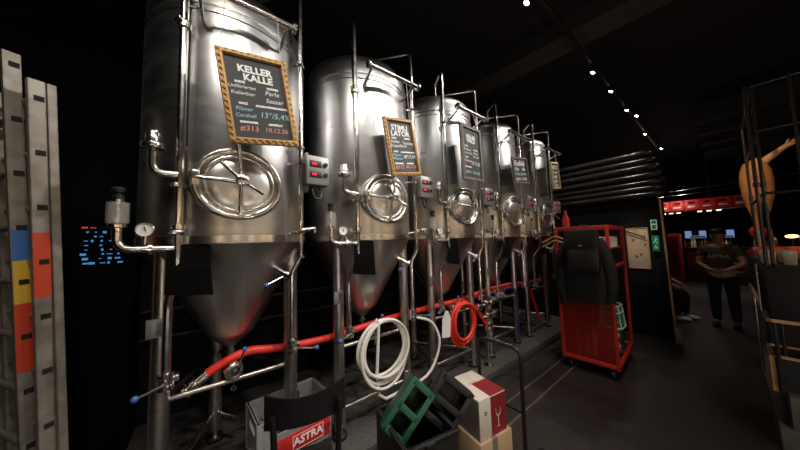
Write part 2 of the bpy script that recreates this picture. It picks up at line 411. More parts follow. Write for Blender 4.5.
    b.tube(fillet([A(.466, -.282, 2.12), A(.466, -.392, 2.12), A(.466, -.392, 2.27)], .08, 8), .021, n=14)
    b.lathe([(.021, 2.245), (.048, 2.25), (.052, 2.262), (.048, 2.275), (.03, 2.278), (.034, 2.282), (.034, 2.325), (.030, 2.33), (.030, 2.345), (0, 2.347)], (.466, -.392, -ZP), n=24)
    b.box(A(.51, -.392, 2.262), (.03, .016, .022), bev=.003)
    b.build('relief_valve', parent=t)
    # spunding unit: pipe, gauge, sight glass
    b = U('pipe')
    b.tube(fillet([A(.466, -.282, 1.715), A(.466, -.508, 1.715), A(.466, -.508, 1.845)], .06, 8), .018, n=14)
    b.lathe([(.018, -.008), (.033, -.007), (.033, .007), (.018, .008)], A(.466, -.385, 1.715), axis='Y', n=16)
    b.lathe([(.018, 1.822), (.034, 1.826), (.034, 1.842), (.018, 1.846)], (.466, -.508, -ZP), n=16)
    sp = b.build('spunding_pipe', parent=t)
    b = U('glass'); b.lathe([(.041, 1.846), (.041, 1.95), (.036, 1.95), (.036, 1.846), (.041, 1.846)], (.466, -.508, -ZP), n=24)
    sg = b.build('sight_glass', parent=t)
    b = U('pipe'); b.lathe([(.012, 1.846), (.022, 1.86), (.022, 1.875), (.016, 1.88), (.016, 1.93), (.022, 1.94), (.022, 1.965), (.01, 1.97), (.01, 1.985)], (.466, -.508, -ZP), n=18)
    b.build('valve_spindle', parent=sg)
    b = U('black'); b.lathe([(.012, 1.965), (.022, 1.968), (.022, 1.985), (.014, 1.99), (.014, 1.998), (.024, 2.002), (.026, 2.018), (.018, 2.028), (0, 2.03)], (.466, -.508, -ZP), n=18)
    b.build('valve_knob', parent=sg)
    b = U('pipe'); b.tube([A(.466, -.41, 1.715), A(.466, -.41, 1.785)], .008, n=8)
    b.lathe([(0, -.02), (.036, -.02), (.038, .004), (.034, .008), (.031, .002)], A(.47, -.41, 1.815), axis=(1, -.1, 0), n=28)
    g = b.build('pressure_gauge', parent=t)
    b = U('white'); b.lathe([(.032, .001), (0, .002)], A(.47, -.41, 1.815), axis=(1, -.1, 0), n=28)
    b.use(M['black']); b.box(A(.475, -.41, 1.82), (.003, .004, .026), rot=(.3, 0, 0))
    b.build('dial', parent=g)
    # right pipe up and over into the dome
    b = U('pipe')
    b.tube(fillet([A(.42, .32, 1.02), A(.42, .32, 1.52), A(.447, .375, 1.63), A(.447, .375, 3.655), A(.05, .04, 3.655), A(.05, .04, 3.53)], .045), .0165, n=14)
    for z in (1.63, 2.42, 1.06):
        b.lathe([(.0165, -.012), (.028, -.010), (.028, .010), (.0165, .012)], A(.447 if z > 1.5 else .42, .375 if z > 1.5 else .32, z), n=16)
    b.build('spray_pipe', parent=t)
    b = U('pipe'); b.tube([A(.447, .375, 1.82), A(.50, .395, 1.82)], .010, n=8)
    b.lathe([(.018, -.02), (.018, .02)], A(.505, .40, 1.82), axis='Y', n=12); b.tube([A(.505, .37, 1.82), A(.505, .455, 1.83)], .008, n=8)
    b.box(A(.51, .455, 1.815), (.012, .012, .04), bev=.003)
    b.build('sample_cock', parent=t)
    # hanging rail
    b = U('pipe')
    b.tube([A(.645, -.245, 3.155), A(.645, .282, 3.155)], .019, n=14)
    for y in (-.245, .282): b.lathe([(.02, -.012), (.034, -.010), (.034, .010), (.02, .012)], A(.645, y, 3.155), axis='Y', n=16)
    for y in (-.215, .24):
        x0 = math.sqrt(.51**2 - y*y)
        b.tube(fillet([A(x0-.02, y*.9, 3.08), A(x0+.06, y*.95, 3.09), A(.645, y, 3.155)], .04), .011, n=8)
    b.build('hanging_rail', parent=t)
    # control box on the right
    b = U('box'); b.box(A(.462, .482, 2.255), (.10, .165, .215), bev=.008); b.box(A(.40, .43, 2.255), (.05, .02, .3))
    cb = b.build('control_box', parent=t)
    for z in (2.30, 2.222):
        b = U('black'); b.box(A(.514, .463, z), (.006, .085, .045), bev=.002); b.build('display_bezel', parent=cb)
        b = U('redled'); b.box(A(.5185, .452, z), (.003, .034, .018)); b.build('display', parent=cb)
        b = U('black'); b.lathe([(.017, 0), (.015, .016), (0, .017)], A(.511, .535, z), axis='X', n=14); b.build('rotary_switch', parent=cb)
    b = U('black'); b.tube(catmull([A(.47, .45, 2.15), A(.48, .45, 2.10), A(.48, .47, 2.055), A(.47, .51, 2.06), A(.46, .52, 2.10), A(.45, .50, 2.148)]), .007, n=8)
    b.build('cable', parent=cb)
    # cone sampling valve
    b = U('pipe')
    b.tube([A(.27, .17, 1.60), A(.40, .31, 1.495)], .019, n=14)
    for k in (.25, .95):
        p = Vector(A(.27, .17, 1.60)).lerp(Vector(A(.40, .31, 1.495)), k)
        b.lathe([(.019, -.012), (.037, -.011), (.037, .011), (.019, .012)], p, axis=(.13, .14, -.105), n=18)
    vv = b.build('cone_valve', parent=t)
    b = U('pipe'); b.tube([A(.39, .29, 1.505), A(.45, .16, 1.46)], .007, n=8); b.build('valve_lever', parent=vv)
    b = U('blue'); b.sphere(A(.452, .155, 1.458), .016, 12); b.build('lever_knob', parent=vv, label='blue ball knob')
    # legs
    for sx, sy in ((.236, -.357), (.236, .357), (-.425, -.075)):
        b = U('leg')
        b.lathe([(0, .02), (.055, .022), (.055, .03), (.02, .034), (.02, .09), (.047, .092), (.047, 1.66), (0, 1.662)], (sx, sy, 0), n=28)
        b.lathe([(.047, .30), (.049, .302), (.049, .312), (.047, .314)], (sx, sy, 0), n=28)
        lg = b.build('leg', parent=t)
        b = U('black'); b.lathe([(0, 0), (.06, 0), (.06, .018), (.03, .022), (0, .022)], (sx, sy, 0), n=24); b.build('levelling_foot', parent=lg)
    b = U('box'); b.box(A(.292, -.375, 1.265), (.006, .085, .105), bev=.002); b.box(A(.28, -.36, 1.265), (.03, .03, .07)); b.build('leg_plate', parent=t)
    # frame rails
    for pq in (((.236, -.33, .835), (.236, .33, .835)), ((.236, -.33, .335), (.236, .33, .335)), ((-.40, -.09, .335), (.21, -.335, .335)), ((-.40, -.055, .335), (.21, .335, .335))):
        b = U('leg'); b.tube([A(*pq[0]), A(*pq[1])], .0165, n=12); b.build('frame_rail', parent=t)
    for pq, r in ((((-.40, -.09, .835), (.21, -.335, .835)), .018), (((-.40, -.055, .835), (.21, .335, .835)), .018)):
        b = U('blackmetal'); b.tube([A(*pq[0]), A(*pq[1])], r, n=10); b.build('cross_brace', parent=t)
    # bottom valves: left, right and outlet
    for (x, y, z, dy, dz, nm) in ((.366, -.322, .99, -.10, -.025, 'pipe_valve'), (.42, .32, 1.02, .14, -.03, 'pipe_valve')):
        b = U('pipe')
        b.lathe([(.02, -.045), (.036, -.043), (.036, -.02), (.03, -.018), (.03, .018), (.036, .02), (.036, .043), (.02, .045)], A(x, y, z), n=18)
        b.tube([A(x-.05, y, z), A(x+.045, y, z)], .014, n=10)
        b.box(A(x-.03, y+.035, z), (.05, .04, .04), bev=.006)
        v = b.build(nm, parent=t)
        b = U('pipe'); b.tube([A(x+.045, y, z), A(x+.06, y+dy, z+dz)], .007, n=8); b.build('valve_lever', parent=v)
        b = U('blue'); b.sphere(A(x+.06, y+dy*1.08, z+dz*1.08), .017, 12); b.build('lever_knob', parent=v, label='blue ball knob')
    b = U('pipe')
    b.lathe([(.02, -.035), (.046, -.033), (.046, -.014), (.056, -.012), (.056, .012), (.046, .014), (.046, .030), (.036, .033), (.032, .026), (.012, .026), (.01, .034), (0, .034)], A(.24, .0, .895), axis=(1, .3, 0), n=24)
    b.tube([A(.22, 0, .895), A(0, 0, .905)], .019, n=12); b.tube([A(.24, 0, .85), A(.245, 0, .80)], .006, n=8)
    b.lathe([(.009, -.003), (.016, -.003), (.016, .003), (.009, .003), (.009, -.003)], A(.245, 0, .785), axis='X', n=12)
    v = b.build('outlet_valve', parent=t)
    b = U('pipe'); b.tube([A(.255, .03, .93), A(.28, .055, 1.02)], .007, n=8); b.build('valve_lever', parent=v)
    b = U('blue'); b.sphere(A(.283, .057, 1.03), .016, 12); b.build('lever_knob', parent=v, label='blue ball knob')
    # black rubber flap under the left front edge
    b = U('rubber')
    b.loft([[A(.475, -.325, 1.735), A(.475, -.14, 1.735), A(.468, -.14, 1.735), A(.468, -.325, 1.735)],
            [A(.49, -.325, 1.60), A(.485, -.135, 1.60), A(.478, -.135, 1.60), A(.483, -.325, 1.60)],
            [A(.475, -.33, 1.47), A(.47, -.12, 1.44), A(.463, -.12, 1.44), A(.468, -.33, 1.47)]])
    b.build('drip_flap', parent=t, smooth=0, label='black rubber flap')
    return t
proto = make_tank(); tanks = [proto]
for i in range(1, 5):
    c = copy_tree(proto); c.location = (AX, Y0 + PITCH*i, ZP); c['label'] = tank_labels[i]; tanks.append(c)

# ------------------------------------------------------------------ chalkboards
def chalkboard(i, xc, cy, cz, wd, ht, rz, roll_, frame, fw, lines, label, lean=.0, cords=True):
    oy = Y0 + PITCH*i
    t = thing('chalkboard', label, 'chalkboard', (xc, oy+cy, cz), (0, 0, 0), 'chalkboards hung on the tank rails')
    # local axes: u along the row, v up, n towards the aisle
    base = Matrix.Rotation(rz, 4, 'Z') @ Matrix.Rotation(roll_, 4, 'X') @ Matrix.Rotation(-lean, 4, 'Y')
    u, v, n = base @ Vector((0, 1, 0)), base @ Vector((0, 0, 1)), base @ Vector((1, 0, 0))
    fm = frame_mtx((0, 0, 0), u, v)
    b = U(frame)
    for s in (-1, 1):
        b.box((s*(wd/2-fw/2), 0, .006), (fw, ht, .026), mtx=fm, bev=.006); b.box((s*(wd/2-fw*.75), 0, .021), (fw*.35, ht-fw, .01), mtx=fm, bev=.003)
        b.box((0, s*(ht/2-fw/2), .006), (wd-fw*.4, fw, .026), mtx=fm, bev=.006); b.box((0, s*(ht/2-fw*.75), .021), (wd-fw, fw*.35, .01), mtx=fm, bev=.003)
    if frame != 'goldpale':   # carved beads round the moulding
        k = int(ht/.035)
        for q in range(k):
            z = -ht/2 + (q+.5)*ht/k
            for s in (-1, 1): b.sphere(fm @ Vector((s*(wd/2-fw*.42), z, .019)), fw*.3, 8)
        k = int(wd/.035)
        for q in range(k):
            x = -wd/2 + (q+.5)*wd/k
            for s in (-1, 1): b.sphere(fm @ Vector((x, s*(ht/2-fw*.42), .019)), fw*.3, 8)
    b.build('frame', parent=t)
    b = U('board'); b.box((0, 0, .002), (wd-fw*1.6, ht-fw*1.6, .012), mtx=fm); b.build('slate', parent=t)
    for (txt, size, x, y, mt, kw) in lines:
        text('lettering', txt, size, fm @ Matrix.Translation((x*wd, y*ht, .0088)), mt, t, **kw)
    if cords:
        for s in (-1, 1):
            b = U('cord'); p = fm @ Vector((s*wd*.43, ht*.48, .0)); q = Vector((AX+.645-xc, p.y - s*.02, 3.155-.002-cz))
            b.tube([p, (p+q)/2 + Vector((.002, 0, 0)), q], .0028, n=6); b.build('hanging_cord', parent=t)
    return t
BO = dict(bold=.0012)
def L_(*a, **k): return (*a, k)
chalkboard(0, -1.64, .078, 2.583, .37, .545, 0.0, math.radians(8.5), 'gold', .034, [
    L_('KELLER', .056, 0, .315, 'chalk', bold=.0022), L_('KALLE', .056, .03, .225, 'chalk', bold=.0022),
    L_('SORTE', .017, -.24, .165, 'chalk', **BO), L_('Unfiltriertes', .028, -.22, .115, 'chalk', shear=.2), L_('Kellerbier', .030, -.22, .045, 'chalk', shear=.2),
    L_('HOPFEN', .017, .22, .14, 'chalk', **BO), L_('Perle', .038, .2, .085, 'chalk', shear=.25), L_('Saazer', .038, .22, .0, 'chalk', shear=.25),
    L_('MALZ', .017, -.24, -.065, 'chalk', **BO), L_('Pilsner', .032, -.24, -.125, 'chalkblue', shear=.2), L_('Carahell', .031, -.23, -.195, 'chalkblue', shear=.2),
    L_('STAMMWÜRZE/ALKOHOL', .015, .17, -.075, 'chalk', **BO), L_('13°/5,4%', .047, .19, -.17, 'chalkblue', shear=.2),
    L_('SUDNUMMER', .015, -.2, -.265, 'chalk', **BO), L_('#313', .046, -.21, -.335, 'chalkred', shear=.15),
    L_('ABGEFÜLLT', .015, .18, -.27, 'chalk', **BO), L_('10.12.26', .038, .18, -.335, 'chalkred', shear=.15)],
    'chalkboard in carved gilt frame reading KELLER KALLE on the nearest tank', .02)
chalkboard(1, -1.64, .062, 2.525, .325, .50, 0.0, math.radians(9), 'gold', .03, [
    L_('STIMU', .064, 0, .33, 'chalk', bold=.002), L_('LATOR', .064, .0, .23, 'chalk', bold=.002),
    L_('SORTE', .017, -.24, .15, 'chalk', **BO), L_('Helles', .036, -.22, .09, 'chalk', shear=.2), L_('Doppelbock', .034, -.12, .02, 'chalk', shear=.2),
    L_('HOPFEN', .017, .2, .15, 'chalk', **BO), L_('Tettnang', .034, .2, .07, 'chalk', shear=.2),
    L_('MALZ', .017, -.24, -.08, 'chalk', **BO), L_('Pilsner', .034, -.22, -.14, 'chalkblue', shear=.2), L_('Wiener', .034, -.22, -.2, 'chalkblue', shear=.2),
    L_('STAMMWÜRZE/ALKOHOL', .014, .17, -.09, 'chalk', **BO), L_('18°/7,9%', .042, .19, -.17, 'chalk', shear=.2),
    L_('SUDNUMMER', .015, -.2, -.285, 'chalk', **BO), L_('#312', .046, -.2, -.345, 'chalkred', shear=.15),
    L_('ABGEFÜLLT', .015, .18, -.285, 'chalk', **BO), L_('18.11.25', .036, .18, -.345, 'chalkred', shear=.15)],
    'chalkboard in plain gilt frame reading STIMULATOR on the second tank', .02)
chalkboard(2, -1.60, -.115, 2.635, .385, .60, .06, math.radians(2), 'greyframe', .036, [
    L_('KELLER', .052, 0, .30, 'chalk', bold=.0024), L_('WALD', .052, 0, .225, 'chalk', bold=.0024),
    L_('SORTE', .02, -.24, .12, 'chalk', **BO), L_('Rotbier', .042, -.2, .06, 'chalk', shear=.2), L_('naturtrüb', .036, -.16, .0, 'chalk', shear=.2),
    L_('HOPFEN', .02, .2, .08, 'chalk', **BO), L_('Perle', .042, .2, .02, 'chalk', shear=.2), L_('Cascade', .036, .2, -.04, 'chalk', shear=.2),
    L_('MALZ', .02, -.24, -.08, 'chalk', **BO), L_('Münchner', .036, -.18, -.14, 'chalk', shear=.2), L_('12°/5,2%', .05, .18, -.17, 'chalk', shear=.2),
    L_('SUDNUMMER', .018, -.2, -.25, 'chalk', **BO), L_('#311', .046, -.2, -.34, 'chalkgreen', shear=.15), L_('04.12.25', .04, .18, -.34, 'chalkgreen', shear=.15)],
    'chalkboard in thick weathered frame on the middle tank', .0)
chalkboard(3, -1.64, -.075, 2.635, .40, .37, 0.0, math.radians(8), 'greyframe', .028, [
    L_('Kuddel', .10, -.02, .27, 'chalk', bold=.002), L_('Pale', .062, -.22, .06, 'chalk', bold=.001), L_('Ale', .062, .22, .06, 'chalk', bold=.001),
    L_('Citra', .058, -.2, -.12, 'chalkgreen', bold=.001), L_('Simcoe', .054, .2, -.12, 'chalkgreen', bold=.001), L_('#310', .054, -.2, -.31, 'chalk', bold=.001), L_('11°/4,8', .05, .2, -.31, 'chalk', bold=.001)],
    'small chalkboard in dark grey frame with pale green lettering on the fourth tank', .0)
chalkboard(4, -1.64, .005, 2.735, .31, .45, .0, math.radians(8), 'goldpale', .03, [
    L_('FRITZ', .085, 0, .3, 'chalk', bold=.002), L_('Weizen', .07, 0, .12, 'chalkgreen', bold=.001), L_('Hell', .08, 0, -.05, 'chalk', bold=.001), L_('#309', .075, 0, -.22, 'chalkgreen', bold=.001), L_('5,1%', .065, 0, -.36, 'chalk', bold=.001)],
    'narrow chalkboard in pale wooden frame on the last tank', .0)

# ------------------------------------------------------------------ hoses
hose_pts = [(-2.14, -.018, .86), (-2.14, .06, .911), (-2.145, .23, .963), (-2.145, .38, .945), (-2.14, .532, .925), (-2.14, .875, .91), (-2.14, 1.25, .93), (-2.14, 1.623, .945), (-2.14, 2.23, .944), (-2.14, 2.811, .94), (-2.14, 3.5, .945), (-2.14, 4.3, .95), (-2.12, 4.9, .945)]
t = thing('hose', 'thick red brewing hose lying along the tank legs', 'hose', (-2.14, -.018, .86))
off = Vector(t.location)
b = U('redhose'); b.tube([p-off for p in catmull(hose_pts, 8)], .029, n=14); b.build('tube', parent=t)
def hose_end(p0, p1, par, org):
    d = (Vector(p1)-Vector(p0)).normalized(); b = U('pipe')
    b.lathe([(.02, -.09), (.045, -.088), (.045, -.07), (.03, -.066), (.03, -.045), (.042, -.043), (.042, -.02), (.033, -.016), (.033, .05), (.029, .052)], Vector(p0)-org, axis=d, n=20)
    return b.build('coupling', parent=par, label='steel hose coupling')
hose_end(hose_pts[0], hose_pts[1], t, off)
# a second shorter red hose behind the last tanks
t = thing('hose', 'second red hose lying over the thick one at the fourth tank', 'hose', (-2.10, 2.9, .99))
off = Vector(t.location)
b = U('redhose'); b.tube([p-off for p in catmull([(-2.10, 2.75, .97), (-2.10, 3.1, 1.005), (-2.10, 3.5, 1.01), (-2.08, 3.95, 1.0), (-2.06, 4.25, .90), (-2.03, 4.4, .60), (-2.02, 4.5, .35)], 8)], .022, n=12); b.build('tube', parent=t)
hose_end((-2.10, 2.75, .97), (-2.10, 3.1, 1.0), t, off)

def coil(name, label, org, cy, cz, ry, rz_, turns, r, mt, tail, tilt=.0, seed=1, spread=.05):
    rnd = random.Random(seed)
    t = thing(name, label, 'hose', org)
    o = Vector(org); pts = []
    N = 20
    for k in range(turns):
        a_, b_, dy, dz = ry*(1+rnd.uniform(-.12, .05)), rz_*(1+rnd.uniform(-.16, .06)), rnd.uniform(-.02, .02), 0
        top = rnd.uniform(-.01, .01)
        for q in range(N):
            ph = 2*PI*q/N
            y = cy + dy + a_*math.sin(ph); z = cz + rz_ - b_ + b_*math.cos(ph) + top
            x = org[0] + spread*(k/turns-.5) + .012*math.sin(ph+k)
            pts.append(Vector((x, y + tilt*(z-cz), z)))
    pts += [Vector(p) for p in tail]
    b = U(mt); b.tube([p-o for p in catmull(pts, 3)], r, n=8); b.build('tube', parent=t)
    b = U('pipe'); d = (pts[-1]-pts[-2]).normalized()
    b.lathe([(r, -.03), (r*1.9, -.028), (r*1.9, .0), (r*2.6, .004), (r*2.6, .02), (0, .021)], pts[-1]-o, axis=d, n=14); b.build('coupling', parent=t, label='steel hose coupling')
    return t
coil('hose', 'white hose coiled in loops below the second tank', (-1.955, 1.30, .98), 1.30, .715, .25, .285, 6, .0135, 'whitehose',
     [(-1.95, 1.22, .38), (-1.945, 1.50, .33), (-1.93, 1.78, .36), (-1.93, 1.93, .50), (-1.93, 1.98, .68), (-1.96, 1.90, .86), (-2.0, 1.73, .93), (-2.02, 1.66, .95)], seed=3)
coil('hose', 'red hose coiled in loops below the middle tank', (-1.955, 2.43, .98), 2.43, .73, .20, .235, 4, .019, 'redhose',
     [(-1.93, 2.5, .95), (-1.93, 2.62, .88), (-1.93, 2.70, .80), (-1.93, 2.86, .60)], seed=5)
b = U('white'); b.poly([(-.055, -.15), (.055, -.15), (.06, -.135), (.06, .05), (.02, .13), (-.02, .13), (-.06, .05), (-.06, -.135)], .004, frame_mtx((-1.945, 2.115, .80), (.1, 1, -.1), (0, .1, 1)))
b.tube([(-1.945, 2.125, .925), (-1.96, 2.10, .97), (-1.99, 2.07, 1.02)], .003, n=6)
tag(b.build('tag'), 'white plastic tag hanging beside the red hose coil', 'tag')
t = thing('hose', 'thin blue hose trailing from the bent black stand', 'hose', (-1.04, 1.93, .75)); off = Vector(t.location)
b = U('bluehose')
b.tube([p-off for p in catmull([(-1.02, 1.90, .86), (-1.03, 1.94, .76), (-1.10, 1.99, .66), (-1.20, 2.03, .58), (-1.29, 2.06, .52), (-1.36, 2.08, .46), (-1.42, 2.1, .36), (-1.45, 2.12, .20), (-1.47, 2.2, .03)], 8)], .008, n=8); b.build('tube', parent=t)
t = thing('hose', 'short blue hose looped at the fourth tank valves', 'hose', (-1.98, 3.6, .95)); off = Vector(t.location)
b = U('bluehose'); b.tube([p-off for p in catmull([(-2.0, 3.40, .99), (-1.97, 3.52, 1.0), (-1.96, 3.64, .95), (-1.97, 3.70, .80), (-1.98, 3.72, .55), (-2.0, 3.74, .3), (-2.0, 3.8, .14)], 8)], .014, n=8); b.build('tube', parent=t)

# manifold on the floor rail in front of the fourth tank
t = thing('valve_manifold', 'cluster of steel butterfly valves between the middle and fourth tanks', 'valve', (-1.93, 2.86, .12))
b = U('pipe')
b.tube([(0, 0, 0), (0, 0, .80)], .02, n=12); b.lathe([(0, 0), (.06, .0), (.06, .012), (.02, .016)], n=18)
b.tube([(0, -.24, .74), (0, .30, .80)], .021, n=12); b.tube([(0, -.10, .60), (0, .22, .63)], .021, n=12)
b.build('pipework', parent=t)
for (y, z) in ((-.18, .75), (-.02, .77), (.12, .78), (.24, .79), (.0, .61), (.14, .62), (0.0, .50)):
    b = U('polish'); b.lathe([(.02, -.03), (.045, -.028), (.048, 0), (.045, .028), (.02, .03)], (.0, y, z), axis='Y', n=18)
    b.tube([(.03, y, z+.02), (.07, y+.02, z+.06)], .008, n=8); b.build('valve', parent=t)

# ------------------------------------------------------------------ ladder
t = thing('ladder', 'worn aluminium double ladder leaning by the tanks with red, yellow and blue stickers', 'ladder', (0, 0, 0))
def ladder_section(top, bot, sgn, stk, slots=True):
    # rail seen face-on plus its far twin, rungs between them
    top, bot = Vector(top), Vector(bot); up = (top-bot).normalized()
    bot = bot - up*((bot.z-.02)/up.z)
    wdir = Vector((-.56, .83, 0)); wdir = (wdir - up*wdir.dot(up)).normalized(); dep = up.cross(wdir).normalized()
    if dep.x > 0: dep = -dep
    Lr = (top-bot).length
    def fm(o): return Matrix((wdir, up, dep)).transposed().to_4x4() if False else Matrix.Translation(o) @ Matrix((wdir, up, dep)).transposed().to_4x4()
    for k in (0, 1):
        o = bot + dep*(.36*k)
        b = U('alu'); mm = fm(o)
        wr = .054 if slots else .030
        b.box((0, Lr/2, .001), (wr, Lr, .003), mtx=mm)
        for s in (-1, 1): b.box((s*(wr/2-.001), Lr/2, .013), (.003, Lr, .027), mtx=mm)
        if k == 0 and slots:
            b.use(M['slot'])
            q = .15 + sgn
            while q < Lr-.05:
                b.box((.006, q, -.002), (.032, .026, .004), mtx=mm); q += .28
        r = b.build('rail', parent=t)
        if k == 0:
            for (nm, y0, y1, mt, off, wd) in stk:
                bb = U(mt); bb.box((off, (y0+y1)/2, -.0015), (wd, y1-y0, .002), mtx=mm); bb.build(nm, parent=r, label=mt.replace('_', ' '))
    q = .15 + sgn
    while q < Lr-.05:
        b = U('alu'); b.tube([bot + up*q + dep*.003, bot + up*q + dep*.357], .017, n=10); b.build('rung', parent=t); q += .28
LA = ((-2.163, -.81, 2.745), (-2.256, -.70, .7066)); LB = ((-2.093, -.705, 2.597), (-2.196, -.625, .704))
ladder_section(*LA, .0, [('sticker', 1.66, 1.82, 'sticker_blue', 0, .05), ('sticker', 1.44, 1.66, 'sticker_yellow', 0, .05), ('sticker', 1.09, 1.44, 'sticker_red', 0, .054)])
ladder_section(*LB, .1, [('sticker', 1.47, 1.80, 'sticker_red', 0, .054)])
ladder_section((-2.12, -.665, 2.60), (-2.20, -.575, .702), .05, [], False)

# ------------------------------------------------------------------ crates, chair and boxes in the foreground
def crate(b, L, W, Hh, wall=.012, windows=True, grid=False):
    # open crate, long side along y, origin at the base centre; real hand holes and rim
    b.box((0, 0, .006), (W, L, .012))
    def panel(cx, cy, ln, ax):
        # wall from strips, leaving a long hand hole below the rim
        z0, z1, z2 = Hh*.62, Hh*.80, Hh
        hole = ln*.52
        def bx(a0, a1, zz0, zz1):
            s = (wall, a1-a0, zz1-zz0) if ax == 'y' else (a1-a0, wall, zz1-zz0)
            c = (cx, (a0+a1)/2, (zz0+zz1)/2) if ax == 'y' else ((a0+a1)/2, cy, (zz0+zz1)/2)
            b.box(c, s)
        bx(-ln/2, ln/2, 0, z0); bx(-ln/2, ln/2, z1, z2); bx(-ln/2, -hole/2, z0, z1); bx(hole/2, ln/2, z0, z1)
    for s in (-1, 1):
        panel(s*(W/2-wall/2), 0, L, 'y'); panel(0, s*(L/2-wall/2), W-2*wall, 'x')
        b.box((s*(W/2-.004), 0, Hh-.012), (.02, L+.012, .024), bev=.005); b.box((0, s*(L/2-.004), Hh-.012), (W+.012, .02, .024), bev=.005)
        b.box((s*(W/2), 0, .02), (.012, L+.006, .03), bev=.003); b.box((0, s*(L/2), .02), (W+.006, .012, .03), bev=.003)
        for q in (-1, 1): b.box((s*(W/2-.006), q*(L/2-.006), Hh/2), (.03, .03, Hh), bev=.008)
    if grid:
        for k in range(1, 5): b.box((0, -L/2 + L*k/5, Hh*.3), (W-.02, .004, Hh*.55))
        for k in range(1, 4): b.box((-W/2 + W*k/4, 0, Hh*.3), (.004, L-.02, Hh*.55))
GC = (-2.033, .50)
t = thing('beer_crate', 'plain black crate underneath the grey beer crate', 'crate', (GC[0], GC[1], ZP), (0, 0, .07))
b = U('blackcrate'); crate(b, .42, .32, .17); b.build('body', parent=t)
t = thing('beer_crate', 'grey plastic beer crate with a red label behind the black chair', 'crate', (GC[0], GC[1], ZP+.171), (0, 0, .07))
b = U('greycrate'); crate(b, .48, .32, .31, grid=True); b.build('body', parent=t)
b = U('redlabel'); b.box((.1665, .05, .095), (.006, .37, .125), bev=.002); lb = b.build('label_plate', parent=t, label='red label')
text('lettering', 'ASTRA', .068, frame_mtx((.1698, .075, .096), (0, 1, 0), (0, 0, 1)), 'chalk', lb, bold=.002)
b = U('white')
for (yy, zz, sy, sz) in ((.075, .137, .21, .004), (.075, .047, .21, .004), (-.03, .092, .004, .094), (.18, .092, .004, .094)): b.box((.1702, yy, zz), (.0012, sy, sz))
b.use(M['wine'])
hp = []
for k in range(28):
    a_ = 2*PI*k/28; hp.append((.0020*16*math.sin(a_)**3, .0020*(13*math.cos(a_)-5*math.cos(2*a_)-2*math.cos(3*a_)-math.cos(4*a_))))
b.poly(hp, .0012, frame_mtx((.1692, .208, .092), (0, 1, 0), (0, 0, 1)))
b.build('emblem', parent=lb)

t = thing('dining_chair', 'black wooden chair with a curved backrest in front of the grey beer crate', 'chair', (-1.375, .43, 0), (0, 0, -.22))
W2 = .17
b = U('chair')   # backrest: curved sheet, ends bending away from the viewer
top, bot = [], []
K = 14
def brow(z, depth, thick):
    r = []
    for k in range(K+1):
        u_ = -1 + 2*k/K; r.append(Vector((-.025 - depth*u_*u_*1.0, u_*(W2+.035), z + .035*u_*u_*(1 if z > .9 else .4))))
    for k in range(K, -1, -1):
        u_ = -1 + 2*k/K; r.append(Vector((-.025 - thick - depth*u_*u_*1.0, u_*(W2+.03), z + .035*u_*u_*(1 if z > .9 else .4))))
    return r
b.loft([brow(.772, .035, .014), brow(.787, .036, .016), brow(.902, .045, .016), brow(.914, .045, .010)])
b.build('backrest', parent=t)
b = U('chair'); b.loft([[(-.38, -.17, .385), (-.03, -.16, .385), (-.03, .16, .385), (-.38, .17, .385)], [(-.385, -.175, .40), (-.02, -.165, .40), (-.02, .165, .40), (-.385, .175, .40)], [(-.38, -.17, .415), (-.03, -.16, .415), (-.03, .16, .415), (-.38, .17, .415)]]); b.build('seat', parent=t)
for s in (-1, 1):
    b = U('chair'); b.tube(catmull([(.04, s*(W2-.015), 0), (.0, s*(W2-.02), .25), (-.015, s*(W2-.02), .48), (-.022, s*(W2-.012), .72), (-.026, s*(W2-.005), .86)], 5), [.014]*10+[.016]*10+[.014], n=10); b.build('leg', parent=t)
    b = U('chair'); b.tube([(-.385, s*.16, .125), (-.36, s*.15, .385)], [.014, .017], n=10); b.build('leg', parent=t)
b = U('chair')
for s in (-1, 1): b.box((-.19, s*.15, .37), (.33, .02, .045))
b.box((-.04, 0, .37), (.02, .3, .045)); b.box((-.36, 0, .37), (.02, .3, .045)); b.build('seat_frame', parent=t)

# big black crate with two small crates dropped in at an angle
BC = (-1.285, 1.063); BR = -.19
t = thing('storage_crate', 'black crate underneath the open crate of tilted bottle carriers', 'crate', (BC[0], BC[1], 0), (0, 0, BR))
b = U('blackcrate'); crate(b, .345, .425, .30); b.build('body', parent=t)
t = thing('storage_crate', 'open black crate holding the tilted green and black carriers', 'crate', (BC[0], BC[1], .301), (0, 0, BR))
b = U('blackcrate'); 
for s in (-1, 1): b.box((s*.208, 0, .15), (.014, .345, .30)); b.box((0, s*.168, .15), (.425, .014, .30)); b.box((s*.208, 0, .29), (.026, .36, .02), bev=.005); b.box((0, s*.168, .29), (.44, .026, .02), bev=.005)
b.box((0, 0, .006), (.42, .34, .012)); b.box((.215, -.02, .278), (.02, .06, .03), bev=.004)
b.build('body', parent=t)
def carrier(b, L, W, D):
    # bottle carrier lying on its side: open grid face 2x2 towards +z, local x = W, y = L, depth z from -D to 0
    t_ = .014
    for s in (-1, 1):
        b.box((s*(W/2-t_/2), 0, -D/2), (t_, L, D), bev=.003)
        b.box((0, s*(L/2-t_/2), -D/2), (W-t_, t_, D), bev=.003)
        b.box((s*(W/2-.016), 0, -.006), (.034, L, .014), bev=.003); b.box((0, s*(L/2-.02), -.006), (W-.02, .042, .014), bev=.003)
    b.box((0, -.01, -.006), (W-.02, .04, .014), bev=.003); b.box((0, -.01, -D*.5), (W-.02, .008, D*.9))
    b.box((0, 0, -D+.006), (W-.01, L-.01, .012))
CARR = []
